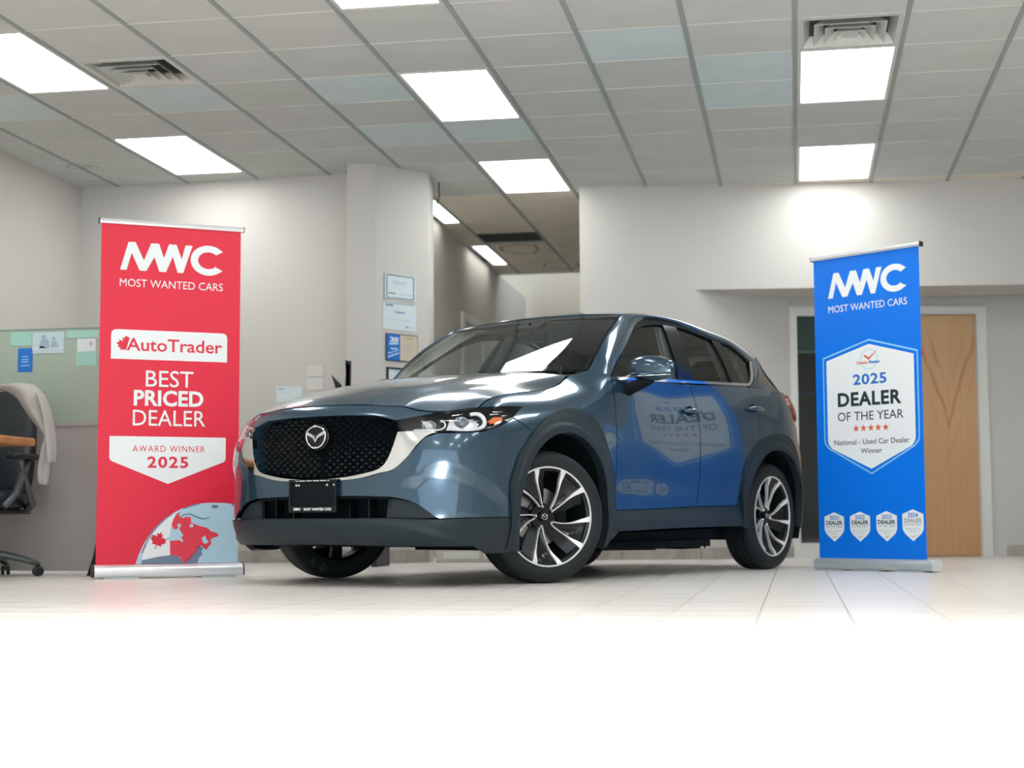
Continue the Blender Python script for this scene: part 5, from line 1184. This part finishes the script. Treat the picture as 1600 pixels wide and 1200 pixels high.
b=MB(); b.lathe([(0,.02),(.06,.015),(.07,-.02),(0,-.03)],16,Ms,axis='Z'); b.tube([Ms@Vector((-.18,0,0)),Ms@Vector((.0,0,0)),Ms@Vector((0,.18,0))],.012,6); b.tube([Ms@Vector((0,-.18,0)),Ms@Vector((0,0,0)),Ms@Vector((.25,0,-.25))],.014,6); b.build('steering_hub',P_['mblk'],o)
b=MB(); b.box(-1.06,-.11,1.475,-1.035,.11,1.535,bev=.008).tube([(-1.04,0,1.53),(-1.02,0,1.60)],.008,6); b.build('rear_view_mirror',P_['mblk'],car)
b=MB(); q=scr(np.array([.045,.045,.10,.10]),np.array([.50,.68,.68,.50])); b.add([tuple(a-np.array([.012,0,.004])) for a in q],[(0,1,2,3)]); b.build('screen_sticker',mat('sticker_grey',(.16,.20,.20),.5),car)
for k in range(5):
    b=MB(); q=scr(np.array([.055,.055,.085,.085]),np.array([.52,.545,.545,.52])+k*.03); b.add([tuple(a-np.array([.006,0,.002])) for a in q],[(0,1,2,3)]); b.build('sticker_mark',mat('sticker_white',(.55,.62,.62),.5) if k==0 else bpy.data.materials['sticker_white'],car)
def cowl(u,v):
    a=scr(np.full_like(u,.0),v*.985); c=hoods(np.full_like(u,.985),v*.97); q=c+(a-c)*u[:,None]; q[:,2]-=.012; return q
grid('cowl',cowl,0,1,-1,1,3,30,P_['mblk'],flip=True,th=.004)
# wipers
for y0_,y1_ in ((.60,-.05),(-.02,-.62)):
    b=MB(); pts=[scr(np.array([.002+.008*k/5]),np.array([(y0_+(y1_-y0_)*k/5)/.75]))[0]+np.array([.012,0,.004]) for k in range(6)]; b.tube(pts,.007,6); b.build('wiper',P_['mblk'],car,smooth=True)
# ---- wheels
def wheel_parts(root):
    R=.363
    tp=[(.262,-.085),(.270,-.100),(.300,-.112),(.330,-.110),(.350,-.100),(.360,-.082),(R,-.06),(R,-.045),(.355,-.043),(.355,-.036),(R,-.034),(R,-.004),(.355,-.002),(.355,.005),(R,.007),(R,.034),(.355,.036),(.355,.043),(R,.045),(R,.06),(.360,.082),(.350,.100),(.330,.110),(.310,.1125),(.300,.1120),(.270,.100),(.262,.085)]
    b=MB(); b.lathe(tp,96); b.build('tyre',P_['rub'],root,auto=35)
    b=MB(); b.lathe([(.275,.096),(.272,.104),(.268,.104),(.264,.098),(.252,.088),(.247,.02),(.240,-.07),(.262,-.10),(.270,-.10),(.262,-.085),(.250,.05),(.262,.085)],96); b.build('rim',P_['gun'],root,auto=30)
    b=MB(); b.lathe([(.2765,.097),(.2745,.1060),(.2672,.1060),(.2650,.099)],96); b.build('rim_edge',P_['silver'],root,auto=30)
    def yd(r): q=min(1,max(0,(r-.20)/.066)); return .078-.030*math.cos(min(1,r/.26)*PI*.5)**1.2+.022*q*q*(3-2*q)
    def pol(r,a,y): return (r*math.cos(a),y,r*math.sin(a))
    for k in range(5):
        th=math.radians(72+72*k)
        for (tip,hub,side,nm) in ((0,8,1,'spoke'),(-31,-9,-1,'spoke')):
            tip_=th+math.radians(tip); hub_=th+math.radians(hub)
            rs=[.060,.09,.12,.15,.18,.205,.225,.245,.269]; wd=[.0052,.0050,.0050,.0058,.0085,.0140,.0195,.025,.034]
            if side<0: wd=[x*1.0 for x in wd]
            V=[];Fx=[]
            for i,(r,w_) in enumerate(zip(rs,wd)):
                t=min(1,max(0,(r-.060)/(.269-.060))); a=hub_+(tip_-hub_)*(1-(1-t)**1.5); 
                sh=.0 if r<.18 else (w_-.0075)*.35*side
                da=w_/r/2; ac=a+sh/r; y=yd(r)+.004
                V+=[pol(r,ac-da,y),pol(r,ac+da,y),pol(r,ac+da*.9,y-.022),pol(r,ac-da*.9,y-.022)]
            m_=len(rs)
            for i in range(m_-1):
                a=4*i;c=4*i+4; Fx+=[(a,c,c+1,a+1),(a+1,c+1,c+2,a+2),(a+3,a+2,c+2,c+3),(a,a+3,c+3,c)]
            Fx+=[(0,1,2,3),(4*m_-4,4*m_-1,4*m_-2,4*m_-3)]
            b=MB(); b.add(V,Fx)
            sp_=b.build('spoke',P_['silver'],root,auto=35)
        # gloss black web filling the narrow pair, and the dark blade beside the first spoke
        for (a0,a1,h0,h1,dp,mm,nm,r1) in ((0,-31,8,-9,.014,P_['blk'],'spoke_web',.262),(1,19,9,34,.012,P_['gun'],'spoke_blade',.258)):
            V=[];Fx=[];rs=[.058,.09,.12,.15,.18,.21,.24,r1]; nn=5
            for r in rs:
                t=(r-.058)/(.262-.058); t=1-(1-min(1,t))**1.7; A0=th+math.radians(h0+(a0-h0)*t); A1=th+math.radians(h1+(a1-h1)*t)
                for j in range(nn):
                    a=A0+(A1-A0)*j/(nn-1); dd=dp+(.012*math.sin(PI*j/(nn-1)) if nm=='spoke_web' else .028*j/(nn-1))
                    V.append(pol(r,a,yd(r)-dd))
            for i in range(len(rs)-1):
                for j in range(nn-1): a=i*nn+j; Fx.append((a,a+1,a+nn+1,a+nn))
            b=MB(); b.add(V,Fx); b.build(nm,mm,root,smooth=True)
        a=th+math.radians(-36+40); ln=MB(); ln.lathe([(0,.0),(.011,.0),(.011,.010),(.007,.016),(0,.016)],12,Matrix.Translation(pol(.057,a,.046))); ln.build('lug_nut',P_['chrome'],root,auto=40)
    b=MB(); b.lathe([(0,.040),(.075,.040),(.078,.030),(.075,.0),(.0,.0)],40); b.build('hub',P_['blk'],root,auto=35)
    b=MB(); b.lathe([(0,.060),(.024,.060),(.029,.056),(.031,.040)],32); cp=b.build('centre_cap',P_['blk'],root,auto=35)
    b=MB(); b.tube([(.017*math.cos(2*PI*k/24),.061,.015*math.sin(2*PI*k/24)) for k in range(24)],.0016,6,close=True); b.build('cap_ring',P_['chrome'],cp,smooth=True)
    b=MB(); b.prism([(x*.24,(z_)*.24+.002) for x,z_ in wing],.002,Matrix(((1,0,0,0),(0,0,-1,.062),(0,1,0,0),(0,0,0,1)))); b.build('cap_emblem',P_['chrome'],cp)
    b=MB(); b.lathe([(.09,.0),(.160,.0),(.160,-.022),(.09,-.022)],48); b.lathe([(0,.01),(.085,.01),(.085,-.03),(0,-.03)],32); b.build('brake_disc',P_['steel'],root,auto=35)
    b=MB(); b.box(-.165,-.045,-.07,-.10,.022,.07,bev=.01); b.build('brake_caliper',P_['mblk'],root)
def wheel(x,y,rz,flip=False):
    pv=bpy.data.objects.new('wheel',None); COL.objects.link(pv); pv.parent=car; pv.empty_display_size=.1
    pv.location=(x,y,.363); pv.rotation_euler=(0,0,rz+(PI if flip else 0)); return pv
w1=wheel(0,.758,math.radians(-25)); wheel_parts(w1)
def wcopy(src,x,y,rz,flip,spin):
    r=wheel(x,y,rz,flip)
    for c_ in list(src.children):
        o=c_.copy(); COL.objects.link(o); o.parent=r
        if c_.name.startswith('brake_caliper') is False: o.rotation_euler=(0,spin,0)
        for g_ in list(c_.children): d_=g_.copy(); COL.objects.link(d_); d_.parent=o
    return r
wcopy(w1,-2.698,.765,0,False,math.radians(28)); wcopy(w1,0,-.758,math.radians(-25),True,.3); wcopy(w1,-2.698,-.765,0,True,.9)
# chalk letters on the inner wall of the far front tyre
for k,ch_ in enumerate('RD'):
    V,F=text_loops(ch_,.0,3,1.0)
    a0=math.radians(-124+k*13); R0=.315
    pts=[]
    for v in V:
        xx=(v.x-.3)*.055; zz=-(v.y-.35)*.062
        a=a0+xx/R0; r=R0+zz; pts.append((r*math.cos(a),-.1135,r*math.sin(a)))
    me=bpy.data.meshes.new('c'); me.from_pydata(pts,[],F); chk=link('chalk_letter',me,M.setdefault('chalk',mat('chalk',(.10,.12,.13),.9)),None); chk.parent=[c_ for c_ in car.children if c_.name.startswith('wheel') and not c_.name.startswith('wheel_tub')][2]; chk.scale=(-1,1,1) if False else (1,1,1)
# driveshaft / suspension arms
b=MB()
for sd_ in (1,-1):
    b.tube([(0,.30*sd_,.33),(0,.66*sd_,.36)],.022,8).tube([(-.10,.25*sd_,.22),(-.02,.66*sd_,.24)],.022,8).tube([(.12,.3*sd_,.24),(0,.66*sd_,.24)],.018,8).tube([(-2.70,.2*sd_,.36),(-2.70,.66*sd_,.36)],.025,8).tube([(-2.35,.5*sd_,.30),(-2.68,.64*sd_,.28)],.03,8)
b.tube([(-2.30,.55,.21),(-2.30,.55,.15)],.006,6)
b.build('suspension_arms',P_['mblk'],car)
